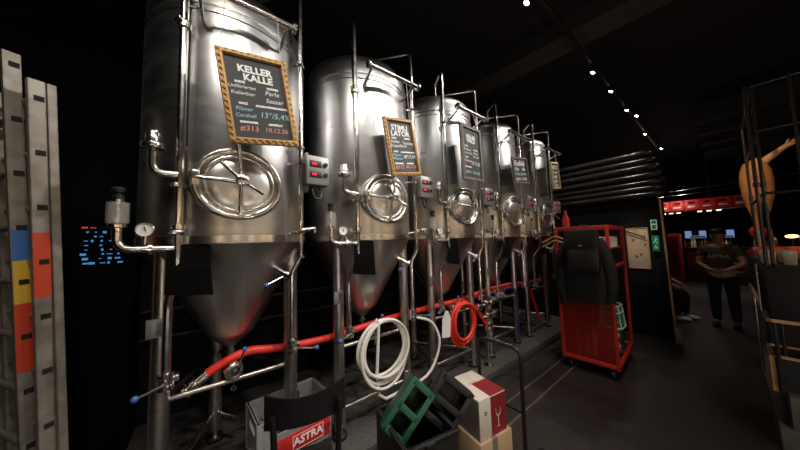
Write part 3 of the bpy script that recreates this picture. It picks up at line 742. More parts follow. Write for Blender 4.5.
def place_carrier(name, label, mt, o, x, y, L, W, D):
    x = Vector(x).normalized(); y = Vector(y); y = (y - x*x.dot(y)).normalized(); z = x.cross(y)
    t = thing(name, label, 'crate'); t.matrix_world = Matrix.Translation(Vector(o)) @ Matrix((x, y, z)).transposed().to_4x4()
    b = U(mt); carrier(b, L, W, D); b.build('body', parent=t); return t
place_carrier('bottle_carrier', 'dark green bottle carrier tilted inside the open black crate', 'greencrate', (-1.272, 1.012, .665), (.588, .506, -.666), (.053, .711, .831), .34, .17, .20)
place_carrier('bottle_carrier', 'black bottle carrier tilted behind the green one in the open crate', 'blackcrate', (-1.175, 1.255, .655), (.605, .52, -.597), (.074, .483, .905), .29, .24, .12)

# wine box on a plain carton
t = thing('carton', 'plain brown cardboard carton under the wine box', 'box', (-1.27, 1.66, 0), (0, 0, -.14))
b = U('carton'); b.box((0, 0, .165), (.40, .32, .33), bev=.004); b.build('body', parent=t)
b = U('cardgrey'); b.box((.2005, -.02, .2), (.002, .05, .26)); b.box((0, -.02, .3305), (.40, .05, .002)); b.build('packing_tape', parent=t, label='dark packing tape')
t = thing('wine_box', 'white and wine-red printed wine box on the brown carton', 'box', (-1.255, 1.655, .331), (0, 0, -.14))
BL, BW, BH = .27, .33, .27
b = U('cartonwhite'); b.box((0, 0, BH/2), (BW, BL, BH), bev=.003); wb = b.build('body', parent=t)
b = U('wine'); b.box((BW/2+.0006, .055, BH/2-.004), (.0016, .155, BH-.008)); b.box((.075, .055, BH+.0006), (.178, .155, .0016)); b.box((.0, BL/2+.0006, BH/2), (BW-.01, .0014, BH-.01)); b.build('red_print', parent=t, label='wine-red printed area')
b = U('cardgrey'); b.box((0, -BL/2-.0006, BH/2-.004), (BW-.008, .0014, BH-.008)); b.build('shaded_side', parent=t, label='box side coloured dark as if in shade')  # shade on this side of the box is put into its colour
b = U('cartonwhite')   # wine glass drawing on the red area
fm = frame_mtx((BW/2+.0016, .05, .10), (0, 1, 0), (0, 0, 1))
b.poly([(-.026, .07), (-.022, .03), (-.003, .012), (-.003, -.05), (-.018, -.055), (.018, -.055), (.003, -.05), (.003, .012), (.022, .03), (.026, .07), (.023, .07), (.018, .034), (0, .018), (-.018, .034), (-.023, .07)], .001, fm)
b.build('glass_drawing', parent=wb)
b = U('wine'); b.lathe([(.013, 0), (.013, .0015), (.007, .0015), (.007, 0)], (BW/2+.0004, -.075, .17), axis='X', n=20); b.build('stamp', parent=wb)
text('lettering', 'VINO', .035, frame_mtx((-.02, .0, BH+.0006), (-.1, 1, 0), (-1, -.1, 0)), 'carton', wb)

# bent tube stand
t = thing('tube_stand', 'bent black metal tube stand beside the wine box', 'stand', (-1.19, 1.89, 0))
b = U('blackmetal')
b.tube(fillet([(.17, .02, 0), (.187, .0, .87), (-.188, .0, .87), (-.2, .02, 0)], .07, 8), .0145, n=14); b.build('upright', parent=t)
b = U('blackmetal'); b.tube([(.178, .015, .40), (-.19, .015, .40)], .011, n=10); b.tube([(.17, .02, .015), (.17, .28, .015)], .013, n=10); b.tube([(-.2, .02, .015), (-.2, .28, .015)], .013, n=10); b.build('foot_bar', parent=t)
b = U('pipe'); b.tube([(.12, 0, .886), (-.12, 0, .886)], .004, n=8); b.build('wear_strip', parent=t, label='bare metal edge')

# ------------------------------------------------------------------ red trolley with things on it
TY = .05
t = thing('roll_container', 'red roll container trolley with translucent red panel hung with a jacket', 'trolley', (-1.155, 4.30, 0), (0, 0, TY))
b = U('redframe')
hw, hd = .275, .50
for sx in (-1, 1):
    for sy in (-1, 1):
        b.box((sx*hw, sy*hd, .985), (.035, .035, 1.70), bev=.006)
for sy in (-1, 1):
    b.box((0, sy*hd, 1.82), (2*hw, .035, .045), bev=.006); b.box((0, sy*hd, .17), (2*hw, .035, .05), bev=.006)
for sx in (-1, 1):
    b.box((sx*hw, 0, 1.82), (.035, 2*hd, .045), bev=.006); b.box((sx*hw, 0, .17), (.035, 2*hd, .05), bev=.006); b.box((sx*hw, 0, 1.32), (.03, 2*hd, .04), bev=.006)
b.build('frame', parent=t)
b = U('redpane'); b.box((0, -hd+.002, .62), (2*hw-.03, .008, .86)); b.build('front_panel', parent=t, label='translucent red sheet')
b = U('redframe'); b.box((-hw, 0, .75), (.008, 2*hd-.03, 1.1)); b.box((0, -hd+.002, 1.075), (2*hw, .02, .03)); b.build('side_panel', parent=t)
b = U('redframe'); b.box((0, 0, 1.30), (2*hw-.03, 2*hd-.03, .02)); b.box((0, 0, 1.55), (2*hw-.03, 2*hd-.03, .018)); b.build('shelf', parent=t)
b = U('blackmetal'); b.box((0, 0, .15), (2*hw, 2*hd, .03)); b.build('base', parent=t)
for sx in (-1, 1):
    for sy in (-1, 1):
        b = U('black'); b.lathe([(0, -.018), (.055, -.018), (.06, -.01), (.06, .01), (.055, .018), (0, .018)], (sx*(hw-.06), sy*(hd-.07), .06), axis='X', n=20)
        b.box((sx*(hw-.06), sy*(hd-.07), .11), (.06, .05, .06)); b.build('caster', parent=t)
TM = Matrix.Translation((-1.155, 4.30, 0)) @ Matrix.Rotation(TY, 4, 'Z')
def tw(x, y, z): return TM @ Vector((x, y, z))
# jars on the upper shelf
jar_spots = [(.11, .12), (.21, .10), (.12, .26), (.22, .25), (.13, .42), (.22, .40)]
for k, (x, y) in enumerate(jar_spots):
    j = thing('jar', 'pale plastic tub standing on the top shelf of the red trolley', 'tub', tw(x, y-.2, 1.56), group='pale tubs on the red trolley')
    b = U('white'); b.lathe([(0, 0), (.036, 0), (.04, .12), (0, .121)], n=16); b.build('body', parent=j)
    b = U('redcloth' if k % 3 == 2 else 'white'); b.lathe([(.042, .121), (.042, .14), (0, .141)], n=16); b.build('lid', parent=j)
# keg and basket inside
t = thing('keg', 'steel beer keg standing inside the red trolley', 'keg', tw(.158, .03, .166))
b = U('leg'); b.lathe([(0, 0), (.105, 0), (.115, .02), (.112, .05), (.118, .06), (.118, .11), (.112, .12), (.112, .19), (.118, .2), (.118, .25), (.112, .26), (.112, .29), (.115, .32), (.105, .34), (.1, .335), (.1, .31), (0, .305)], n=32); b.build('body', parent=t)
b = U('polish'); b.lathe([(.02, .305), (.03, .31), (.03, .33), (0, .331)], n=16); b.build('fitting', parent=t)
t = thing('crate_basket', 'pale green wire basket standing upside down on the keg', 'basket', tw(.155, .03, .503))
b = U('basket')
w_, d_, h_ = .12, .15, .20
ringp = lambda w0, d0, z: fillet([(w0, -d0, z), (w0, d0, z), (-w0, d0, z), (-w0, -d0, z), (w0, -d0, z)][1:] + [(w0, -d0, z), (w0, d0, z)], .04)
for z, k in ((.012, 1.05), (.2, .92), (.285, .85)):
    P_ = [(math.copysign(abs(math.cos(a_))**.5, math.cos(a_))*w_*k, math.copysign(abs(math.sin(a_))**.5, math.sin(a_))*d_*k, z) for a_ in [2*PI*q/32 for q in range(32)]]
    b.tube(P_, .011, n=8, closed=True)
for q in range(8):
    a_ = 2*PI*q/8+.2; P0 = lambda k, z: (math.copysign(abs(math.cos(a_))**.5, math.cos(a_))*w_*k, math.copysign(abs(math.sin(a_))**.5, math.sin(a_))*d_*k, z)
    b.tube([P0(1.05, .012), P0(.85, .285)], .009, n=6)
b.build('rim', parent=t)
b = U('basketdark')
for q in range(26):
    a_ = 2*PI*q/26; P0 = lambda k, z, a_=a_: (math.copysign(abs(math.cos(a_))**.5, math.cos(a_))*w_*k, math.copysign(abs(math.sin(a_))**.5, math.sin(a_))*d_*k, z)
    b.tube([P0(1.05, .012), P0(.85, .285)], .003, n=5); b.tube([P0(1.05, .012), (lambda a2: (math.copysign(abs(math.cos(a2))**.5, math.cos(a2))*w_*.85, math.copysign(abs(math.sin(a2))**.5, math.sin(a2))*d_*.85, .285))(a_+.5)], .0025, n=5)
b.build('mesh_side', parent=t)
for k, (x, y) in enumerate(((-.17, -.25), (-.08, -.27), (.0, -.25), (-.14, -.12), (-.05, -.12))):
    g = thing('bottle', 'bottle standing behind the translucent red sheet of the trolley', 'bottle', tw(x, y, .166), group='bottles inside the red trolley')
    b = U('bottleclear'); b.lathe([(0, 0), (.036, 0), (.037, .2), (.03, .25), (.014, .29), (.014, .35), (0, .351)], n=16); b.build('glass', parent=g)
    b = U('gold'); b.lathe([(.016, .33), (.016, .36), (0, .361)], n=12); b.build('cap', parent=g)
# jacket
def ellip(c, u, v, ru, rv, n=20, wob=0., seed=0):
    rn = random.Random(seed); c, u, v = Vector(c), Vector(u), Vector(v)
    return [c + u*(ru*(1+wob*rn.uniform(-1, 1))*math.cos(2*PI*k/n)) + v*(rv*(1+wob*rn.uniform(-1, 1))*math.sin(2*PI*k/n)) for k in range(n)]
t = thing('jacket', 'black jacket hanging over the front of the red trolley', 'jacket', tw(0, -hd-.08, 1.0), (0, 0, TY))
b = U('jacket')
sec = [(.0, .90-1.0, .22, .05), (.0, 1.0-1.0, .245, .075), (.02, .2, .26, .085), (.04, .42, .25, .085), (.02, .60, .20, .075), (.0, .70, .12, .06), (-.02, .76, .06, .045)]
b.loft([ellip((x+.02, 0, z), (1, 0, 0), (0, 1, 0), ru, rv, 24, .05, k) for k, (x, z, ru, rv) in enumerate(sec)]); b.build('body', parent=t)
for s, pts in ((1, [(.18, 0, .66), (.25, -.01, .5), (.29, -.01, .25), (.285, 0, .02), (.27, .0, -.06)]), (-1, [(-.10, 0, .62), (-.20, -.01, .45), (-.225, -.01, .2), (-.21, 0, -.05), (-.20, .0, -.16)])):
    b = U('jacket'); b.tube(catmull(pts, 4), [.07]*4+[.068]*4+[.062]*4+[.05]*4+[.045], n=14); b.build('sleeve', parent=t)
t = thing('backpack', 'black leather backpack hung in front of the black jacket', 'backpack', tw(.07, -hd-.23, 1.29), (0, 0, TY))
b = U('bag'); b.box((0, 0, .24), (.33, .12, .48), bev=.035); b.build('body', parent=t)
b = U('bag'); b.box((0, -.065, .40), (.32, .02, .2), bev=.009); b.box((0, -.01, .485), (.31, .12, .02), bev=.008); b.build('flap', parent=t)
b = U('bag'); b.box((0, -.07, .15), (.27, .04, .2), bev=.012); b.build('front_pocket', parent=t)
b = U('pipe'); b.box((0, -.079, .315), (.03, .008, .02), bev=.002); b.box((.0, -.09, .25), (.12, .003, .006)); b.build('buckle', parent=t, label='small metal buckle')
b = U('bag'); b.tube(fillet([(-.05, .03, .48), (-.05, .08, .56), (.05, .08, .56), (.05, .03, .48)], .03), .008, n=8); b.build('strap', parent=t)
# wooden hangers at the left corner
for k, dz in enumerate((0, .055)):
    t = thing('coat_hanger', ['wooden coat hanger sticking out left of the black jacket', 'wooden coat hanger just above the other beside the jacket'][k], 'hanger', tw(-.30, -hd-.05, 1.62+dz), (0, 0, TY), 'wooden coat hangers on the trolley')
    b = U('wood'); b.tube(catmull([(-.13, -.02, -.035), (-.06, -.01, .0), (.02, 0, .045), (.12, 0, .015)], 4), [.012]*12+[.01], n=10); b.build('arm', parent=t)
    b = U('pipe'); b.tube(catmull([(.02, 0, .045), (.02, 0, .09), (.035, .0, .12), (.055, .03, .125), (.06, .05, .10)], 4), .003, n=6); b.build('hook', parent=t)
t = thing('bottle', 'red bottle standing on the left corner of the red trolley', 'bottle', tw(-.2, -.3, 1.843))
b = U('redcloth'); b.lathe([(0, 0), (.04, 0), (.042, .12), (.02, .18), (.016, .24), (0, .241)], n=16); b.build('body', parent=t)

# ------------------------------------------------------------------ stacked black tubes, board and signs at the partition
def tube_run(z, r, xe, name='insulated_pipe', lab=''):
    t = thing(name, lab, 'pipe', (-2.9, 5.9, z), group='black insulated pipes above the partition')
    b = U('tube'); b.tube(fillet([(0, 0, 0), (xe+2.9-.07, 0, 0), (xe+2.9-.07, .45, 0)], .10, 8), r, n=18); b.build('insulation', parent=t)
    b = U('pipe'); b.lathe([(r, -.01), (r+.006, -.008), (r+.006, .008), (r, .01)], (.75, 0, 0), axis='X', n=18); b.build('clip', parent=t)
    return t
tl = ['topmost of the stacked black pipes above the black partition', 'black pipe second from the top of the stack above the partition', 'black pipe third from the top of the stack above the partition', 'black pipe fourth from the top of the stack above the partition', 'black pipe third from the bottom of the stack above the partition', 'black pipe second from the bottom above the partition', 'lowest of the stacked black pipes above the black partition']
for k, (z, r, xe) in enumerate(((3.10, .052, -.60), (2.975, .050, -.56), (2.855, .060, -.53), (2.715, .055, -.51), (2.59, .045, -.50), (2.49, .05, -.49), (2.385, .055, -.48))):
    tube_run(z, r, xe, lab=tl[k])
t = thing('pipe_bracket', 'black upright bracket carrying the stacked pipes at their left', 'bracket', (-2.75, 5.97, 2.37))
for x in (0, 1.3):
    b = U('blackmetal'); b.box((x, .04, .4), (.06, .04, .8)); b.build('upright', parent=t)
t = thing('pin_board', 'pale pin board on the black partition beside the green signs', 'board', (-.92, 5.945, 1.48))
b = U('cork'); b.box((0, 0, 0), (.27, .02, .68), bev=.004); b.build('panel', parent=t)
b = U('wood')
for s in (-1, 1): b.box((s*.135, -.004, 0), (.016, .03, .70), bev=.003); b.box((0, -.004, s*.345), (.28, .03, .016), bev=.003)
b.build('frame', parent=t)
for (x, z, mt) in ((-.06, .15, 'redcloth'), (.03, -.10, 'redcloth'), (.08, .22, 'sticker_yellow'), (-.03, -.13, 'redcloth'), (.09, .08, 'sticker_yellow')):
    b = U(mt); b.sphere((x, -.016, z), .016, 10); b.build('magnet', parent=t)
t = thing('clothes_hanger', 'black clothes hanger hooked across the pale pin board', 'hanger', (-.93, 5.90, 1.70))
b = U('black'); b.tube(catmull([(-.13, 0, .09), (-.02, 0, .03), (.10, 0, -.03), (.115, 0, -.05)], 4), .011, n=8); b.build('arm', parent=t)
b = U('pipe'); b.tube(catmull([(-.02, 0, .03), (-.02, .0, .07), (0, .015, .09), (.015, .028, .07)], 4), .003, n=6); b.build('hook', parent=t)
t = thing('escape_sign', 'white and green round-topped escape sign on the black post', 'sign', (-.695, 5.895, 1.87))
b = U('signwhite'); b.box((0, 0, 0), (.075, .012, .17), bev=.005); b.build('plate', parent=t)
b = U('sign'); b.box((0, -.007, .045), (.055, .003, .05)); b.box((0, -.007, -.035), (.05, .003, .07)); b.build('symbol', parent=t)
t = thing('escape_sign', 'dark green rectangular escape sign below the white one', 'sign', (-.695, 5.895, 1.56))
b = U('sign'); b.box((0, 0, 0), (.085, .012, .26), bev=.004); b.build('plate', parent=t)
b = U('signwhite')   # running figure and arrow
b.sphere((.01, -.008, .085), .011, 10, (1, .3, 1)); b.box((.0, -.008, .05), (.016, .003, .045), rot=(0, .3, 0)); b.box((-.016, -.008, .02), (.01, .003, .04), rot=(0, .7, 0)); b.box((.014, -.008, .018), (.01, .003, .04), rot=(0, -.6, 0)); b.box((.022, -.008, .06), (.028, .003, .008), rot=(0, .4, 0))
b.box((0, -.008, -.05), (.01, .003, .05)); b.box((.012, -.008, -.075), (.01, .003, .03), rot=(0, .7, 0)); b.box((-.012, -.008, -.075), (.01, .003, .03), rot=(0, -.7, 0))
b.build('symbol', parent=t)
t = thing('edge_board', 'long pale wooden strip leaning upright against the black post', 'strip', (-.565, 5.86, 0))
b = U('wood'); b.loft([[(-.012, -.02, 0), (.014, -.02, 0), (.014, .0, 0), (-.012, .0, 0)], [(-.045, .02, 2.3), (-.02, .02, 2.3), (-.02, .04, 2.3), (-.045, .04, 2.3)]]); b.build('strip', parent=t)
b = U('wood'); b.box((.03, -.03, .12), (.07, .03, .24), rot=(0, .12, 0), bev=.01); b.build('end_block', parent=t)

# ------------------------------------------------------------------ people
def skin_body(name, verts, edges, mt, parent, sub=2, root=0, label=None):
    me = bpy.data.meshes.new(name); me.from_pydata([v[0] for v in verts], edges, [])
    o = bpy.data.objects.new(name, me); COL.objects.link(o)
    md = o.modifiers.new('skin', 'SKIN'); md.use_smooth_shade = True
    for k, v in enumerate(verts):
        sv = me.skin_vertices[0].data[k]; r = v[1]; sv.radius = (r, r) if not isinstance(r, tuple) else r; sv.use_root = (k == root)
    sd = o.modifiers.new('sub', 'SUBSURF'); sd.levels = sub; sd.render_levels = sub
    bpy.context.view_layer.update()
    me2 = bpy.data.meshes.new_from_object(o.evaluated_get(bpy.context.evaluated_depsgraph_get()))
    bpy.data.objects.remove(o); me2.name = name
    me2.materials.clear()
    for x in ([mt] if isinstance(mt, str) else mt): me2.materials.append(M[x])
    for p in me2.polygons: p.use_smooth = True; p.material_index = 0
    o = bpy.data.objects.new(name, me2); COL.objects.link(o)
    if parent is not None: o.parent = parent
    if label: o['label'] = label
    return o
def hand_chains(verts, edges, wrist_i, wrist, d, side, curl):
    # palm and five fingers from the wrist, d = pointing direction, side = thumb direction, curl = bending direction
    d, side, curl = Vector(d).normalized(), Vector(side).normalized(), Vector(curl).normalized(); w0 = Vector(wrist)
    verts.append((w0 + d*.05, (.03, .018))); p = len(verts)-1; edges.append((wrist_i, p))
    for k, (o, L) in enumerate(((.028, .062), (.010, .072), (-.010, .068), (-.028, .052))):
        b0 = w0 + d*.095 + side*o
        verts.append((b0, .0095)); i0 = len(verts)-1; edges.append((p, i0))
        verts.append((b0 + d*L*.5 + curl*.012, .0088)); edges.append((i0, i0+1))
        verts.append((b0 + d*L*.8 + curl*.035, .0075)); edges.append((i0+1, i0+2))
    verts.append((w0 + d*.055 + side*.04, .011)); i0 = len(verts)-1; edges.append((p, i0))
    verts.append((w0 + d*.085 + side*.058 + curl*.012, .0095)); edges.append((i0, i0+1))
def head_parts(t, c, face, up=(0, 0, 1), cap=True):
    c, f, u = Vector(c), Vector(face).normalized(), Vector(up); r = u.cross(f).normalized(); u = f.cross(r)
    return c, f, u, r
def make_person(name, label, loc, rotz, pose, sc_=1.0):
    t = thing(name, label, 'person', loc, (0, 0, rotz)); t.scale = (sc_,)*3
    v, e = [], []
    def add(p, r, par=None):
        v.append((Vector(p), r)); i = len(v)-1
        if par is not None: e.append((par, i))
        return i
    if pose == 'stand':     # faces -y
        pel = add((0, .0, .98), (.15, .11))
        wst = add((0, .0, 1.12), (.135, .10), pel); chest = add((0, .01, 1.30), (.165, .115), wst); up = add((0, .015, 1.42), (.12, .09), chest)
        nk = add((0, 0, 1.50), .055, up); hb = add((0, -.015, 1.57), (.07, .078), nk); hm = add((0, -.01, 1.66), (.078, .098), hb); ht = add((0, .0, 1.745), (.062, .08), hm)
        for s in (-1, 1):
            sh = add((s*.185, .015, 1.41), .062, up); el = add((s*.265, -.03, 1.14), .045, sh); wr = add((s*.09, -.21, 1.03), .031, el)
            hand_chains(v, e, wr, v[wr][0], (-s*.8, -.45, -.15), (0, -.3, 1), (-s*.5, .5, -.3))
            hp = add((s*.095, 0, .90), .098, pel); kn = add((s*.105, -.02, .50), .062, hp); an = add((s*.11, .02, .10), .042, kn); add((s*.115, -.06, .045), (.042, .032), an); add((s*.12, -.13, .035), (.04, .028), len(v)-1)
        head_c = Vector((0, -.012, 1.65))
    else:                   # seated, faces +x
        pel = add((0, 0, .56), (.15, .12)); wst = add((.02, 0, .72), (.125, .10), pel); chest = add((.06, 0, .92), (.155, .11), wst); up = add((.09, 0, 1.05), (.11, .085), chest)
        nk = add((.12, 0, 1.13), .055, up); hb = add((.15, 0, 1.19), .072, nk); hm = add((.16, 0, 1.28), (.085, .09), hb); ht = add((.155, 0, 1.36), .068, hm)
        for s in (-1, 1):
            sh = add((.09, s*.185, 1.04), .06, up); el = add((.14, s*.24, .78), .044, sh); wr = add((.34, s*.16, .70), .030, el)
            hand_chains(v, e, wr, v[wr][0], (1, -s*.2, -.3), (0, -s*1, .4), (0, 0, -1))
            hp = add((.08, s*.10, .54), .092, pel); kn = add((.44, s*.13, .53), .064, hp); an = add((.42, s*.13, .10), .042, kn); add((.49, s*.135, .05), (.042, .034), an); add((.56, s*.14, .036), (.04, .028), len(v)-1)
        head_c = Vector((.16, 0, 1.27))
    bdy = skin_body('body', v, e, 'skin', t)
    fd = Vector((0, -1, 0)) if pose == 'stand' else Vector((1, 0, 0)); rd = Vector((0, 0, 1)).cross(fd)
    # face details
    me = bdy.data; bm = bmesh.new(); bm.from_mesh(me)
    for s in (-1, 1):
        c = head_c + rd*(s*.083) + Vector((0, 0, -.005)); bmesh.ops.create_uvsphere(bm, u_segments=8, v_segments=6, radius=.026, matrix=Matrix.Translation(c) @ Matrix.Diagonal((.5 if pose == 'stand' else .9, .9 if pose == 'stand' else .5, 1.25, 1)))
    c = head_c + fd*.098 + Vector((0, 0, -.012)); bmesh.ops.create_cone(bm, cap_ends=True, segments=8, radius1=.02, radius2=.008, depth=.05, matrix=Matrix.Translation(c))
    bm.to_mesh(me); bm.free()
    for p in me.polygons: p.use_smooth = True
    b = U('white')
    for s in (-1, 1): b.sphere(head_c + fd*.085 + rd*(s*.032) + Vector((0, 0, .012)), .012, 10, (1, 1, .7))
    b.use(M['hair'])
    for s in (-1, 1): b.sphere(head_c + fd*.0945 + rd*(s*.032) + Vector((0, 0, .012)), .006, 8); b.box(head_c + fd*.094 + rd*(s*.032) + Vector((0, 0, .035)), (.03, .012, .006) if pose == 'stand' else (.012, .03, .006))
    b.build('eyes', parent=t)
    b = U('redlabel'); b.sphere(head_c + fd*.09 + Vector((0, 0, -.05)), .02, 10, (1, .35, .3) if pose == 'stand' else (.35, 1, .3)); b.build('mouth', parent=t)
    return t, v, head_c, fd, rd
def cloth_skin(name, verts, edges, mt, t): return skin_body(name, verts, edges, mt, t, sub=2)
pt, pv, hc, fd, rd = make_person('person', 'person in brown t-shirt and black trousers standing in the aisle with hands together', (-.07, 7.50, 0), -.15, 'stand', 1.0)
V = lambda *a: Vector(a)
cloth_skin('shirt', [(V(0, 0, .93), (.165, .125)), (V(0, 0, 1.10), (.152, .115)), (V(0, .01, 1.30), (.18, .13)), (V(0, .015, 1.42), (.135, .10)), (V(0, .01, 1.475), (.07, .07)),
    (V(-.19, .015, 1.41), .076), (V(-.235, -.008, 1.25), .068), (V(.19, .015, 1.41), .076), (V(.235, -.008, 1.25), .068)], [(0, 1), (1, 2), (2, 3), (3, 4), (3, 5), (5, 6), (3, 7), (7, 8)], 'shirt', pt)
text('shirt_print', 'ASTRA', .085, frame_mtx((0, -.142, 1.27), (1, 0, 0), (0, 0, 1)), 'shirtprint', pt, bold=.002, extrude=.006)
vs = [(V(0, 0, 1.0), (.16, .12))]; es = []
for s in (-1, 1):
    i = len(vs); vs += [(V(s*.098, 0, .88), .108), (V(s*.107, -.02, .50), .078), (V(s*.112, .02, .08), .062)]; es += [(0, i), (i, i+1), (i+1, i+2)]
cloth_skin('trousers', vs, es, 'trousers', pt)
for s in (-1, 1):
    b = U('shoe'); b.sphere((s*.115, -.06, .045), .1, 14, (.5, 1.35, .45)); b.build('shoe', parent=pt)
b = U('hair'); b.sphere(hc + V(0, .012, .075), .103, 18, (.92, 1.08, .62)); b.loft([ellip(hc + V(0, -.09, .055), (1, 0, 0), (0, 1, 0), .075, .07, 16), ellip(hc + V(0, -.09, .065), (1, 0, 0), (0, 1, 0), .072, .067, 16)]); b.sphere(hc + V(0, .04, .0), .085, 14, (1, .85, .9))
b.build('cap', parent=pt, label='dark cap')
pt, pv, hc, fd, rd = make_person('person', 'person in black clothes sitting behind the pale wooden strip', (-1.02, 7.72, 0), -.35, 'sit', 1.0)
cloth_skin('shirt', [(V(0, 0, .55), (.16, .135)), (V(.02, 0, .72), (.14, .115)), (V(.06, 0, .92), (.17, .125)), (V(.09, 0, 1.05), (.125, .10)), (V(.105, 0, 1.10), (.07, .07)),
    (V(.09, -.19, 1.04), .074), (V(.125, -.23, .88), .062), (V(.09, .19, 1.04), .074), (V(.125, .23, .88), .062)], [(0, 1), (1, 2), (2, 3), (3, 4), (3, 5), (5, 6), (3, 7), (7, 8)], 'trousers', pt)
vs = [(V(0, 0, .57), (.16, .13))]; es = []
for s in (-1, 1):
    i = len(vs); vs += [(V(.08, s*.10, .54), .105), (V(.44, s*.13, .53), .078), (V(.42, s*.13, .09), .06)]; es += [(0, i), (i, i+1), (i+1, i+2)]
cloth_skin('trousers', vs, es, 'trousers', pt)
for s in (-1, 1):
    b = U('white'); b.sphere((.50, s*.135, .045), .1, 14, (1.3, .5, .45)); b.build('shoe', parent=pt, label='pale shoe')
b = U('hair'); b.sphere(hc + V(-.02, 0, .05), .105, 18, (1.0, .95, .85)); b.build('hair', parent=pt)
t = thing('bar_stool', 'low black stool under the sitting person', 'stool', (-1.05, 7.73, 0))
b = U('black'); b.lathe([(0, .40), (.17, .40), (.18, .42), (.17, .44), (0, .445)], n=24); b.build('seat', parent=t)
for k in range(4):
    a_ = PI/4 + k*PI/2; b = U('blackmetal'); b.tube([(.17*math.cos(a_), .17*math.sin(a_), 0), (.12*math.cos(a_), .12*math.sin(a_), .41)], .013, n=8); b.build('leg', parent=t)

# ------------------------------------------------------------------ far bar
t = thing('bar_counter', 'dark red bar counter with steel-edged drawers at the end of the aisle', 'counter', (.75, 13.9, 0))
b = U('counter'); b.box((0, 0, .58), (3.2, .7, 1.16), bev=.01); b.build('body', parent=t)
b = U('blackmetal'); b.box((0, -.02, 1.18), (3.3, .8, .05), bev=.008); b.build('worktop', parent=t)
for z in (.98, .70, .42):
    for x in (-.9, .2, 1.2):
        b = U('counter'); b.box((x, -.36, z-.1), (.95, .02, .24), bev=.004); d = b.build('drawer', parent=t)
        b = U('pipe'); b.box((x, -.385, z), (.93, .03, .035), bev=.006); b.build('handle', parent=d)
t = thing('drinks_fridge', 'red drinks cooler with glass front left of the far bar', 'fridge', (-1.33, 13.3, 0))
b = U('redframe'); b.box((0, 0, .85), (.8, .6, 1.7), bev=.02); b.build('body', parent=t)
b = U('redpane'); b.box((0, -.312, .95), (.68, .02, 1.3)); b.build('door', parent=t)
b = U('pipe'); b.tube([(.30, -.34, .6), (.30, -.34, 1.3)], .012, n=8); b.build('handle', parent=t)
for k, x in enumerate((-.62, -.02)):
    b = U('bluewin'); b.box((0, 0, 0), (.50, .03, .26)); b.use(M['blackmetal']); b.box((0, .03, -.30), (.05, .03, .36)); b.box((0, .0, -.447), (.25, .12, .015))
    b.use(M['black']); b.box((0, -.018, .04), (.18, .01, .18)); b.box((.05, -.018, -.09), (.36, .01, .05))
    o = b.build('screen', loc=(x, 14.1, 1.66)); tag(o, ['dim blue screen behind the far bar, left of the pair', 'dim blue screen behind the standing person'][k], 'screen', 'blue screens over the far bar')
rn = random.Random(4)
for k in range(14):
    x = -.86 + k*.075 + rn.uniform(-.015, .015); h = rn.uniform(.24, .34)
    mt = ['bottleclear', 'bottlebrown', 'bottlegreen'][rn.randrange(3)]
    b = U(mt); b.lathe([(0, 0), (.035, 0), (.036, h*.55), (.028, h*.68), (.013, h*.78), (.013, h), (0, h+.001)], n=12)
    tag(b.build('bottle', loc=(x, 13.72+rn.uniform(-.08, .1), 1.206)), 'small bottle in the line on the far bar counter', 'bottle', 'bottles on the far bar counter')
# hanging shelf with red crates and downlights
t = thing('hanging_shelf', 'long steel hanging shelf carrying red crates above the far bar', 'shelf', (-.45, 13.3, 2.47))
b = U('pipe'); b.box((0, 0, 0), (2.0, .5, .035), bev=.006); b.build('board', parent=t)
for x in (-.95, .25, .95):
    for y in (-.23, .23): b = U('blackmetal'); b.box((x, y, 1.13), (.025, .025, 2.28)); b.build('hanger_rod', parent=t)
for pq in (((-.97, -.23, .58), (1.0, -.23, .62)), ((-.97, -.23, .72), (2.2, -.23, .84))):
    b = U('pipe'); b.tube(pq, .014, n=8); b.build('guard_rail', parent=t)
for x in (-.82, -.64, -.46, .02, .22, .42):
    b = U('down'); b.lathe([(0, -.03), (.05, -.03), (.055, 0), (0, .001)], (x, -.1, -.02), n=16); b.build('downlight', parent=t)
shelf_lab = ['bright red beer crate at the left end of the hanging shelf', 'bright red beer crate second from the left on the hanging shelf', 'red beer crate third from the left on the hanging shelf', 'dim red beer crate fourth from the left on the hanging shelf', 'dim red beer crate next to the last on the hanging shelf', 'dim red beer crate at the right end of the hanging shelf']
for k, x in enumerate((-.80, -.47, -.14, .19, .52, .85)):
    t = thing('beer_crate', shelf_lab[k], 'crate', (-.45+x, 13.2, 2.489), group='red beer crates on the hanging shelf')
    b = U('beercrate'); crate(b, .40, .305, .36); b.build('body', parent=t)
    b = U('white'); b.box((0, -.203, .12), (.17, .006, .05), bev=.002); b.build('logo_band', parent=t)
for x in (-.8, -.35):
    point('shelf_glow', (-.45+x, 12.6, 2.75), 5, .05, (1, .8, .7))
for x in (-.7, .1, .9):
    spot('bar_downlight', (-.45+x, 13.2, 2.34), (-.45+x, 13.1, 0), 14, 110, .8, .05, (1, .75, .6))

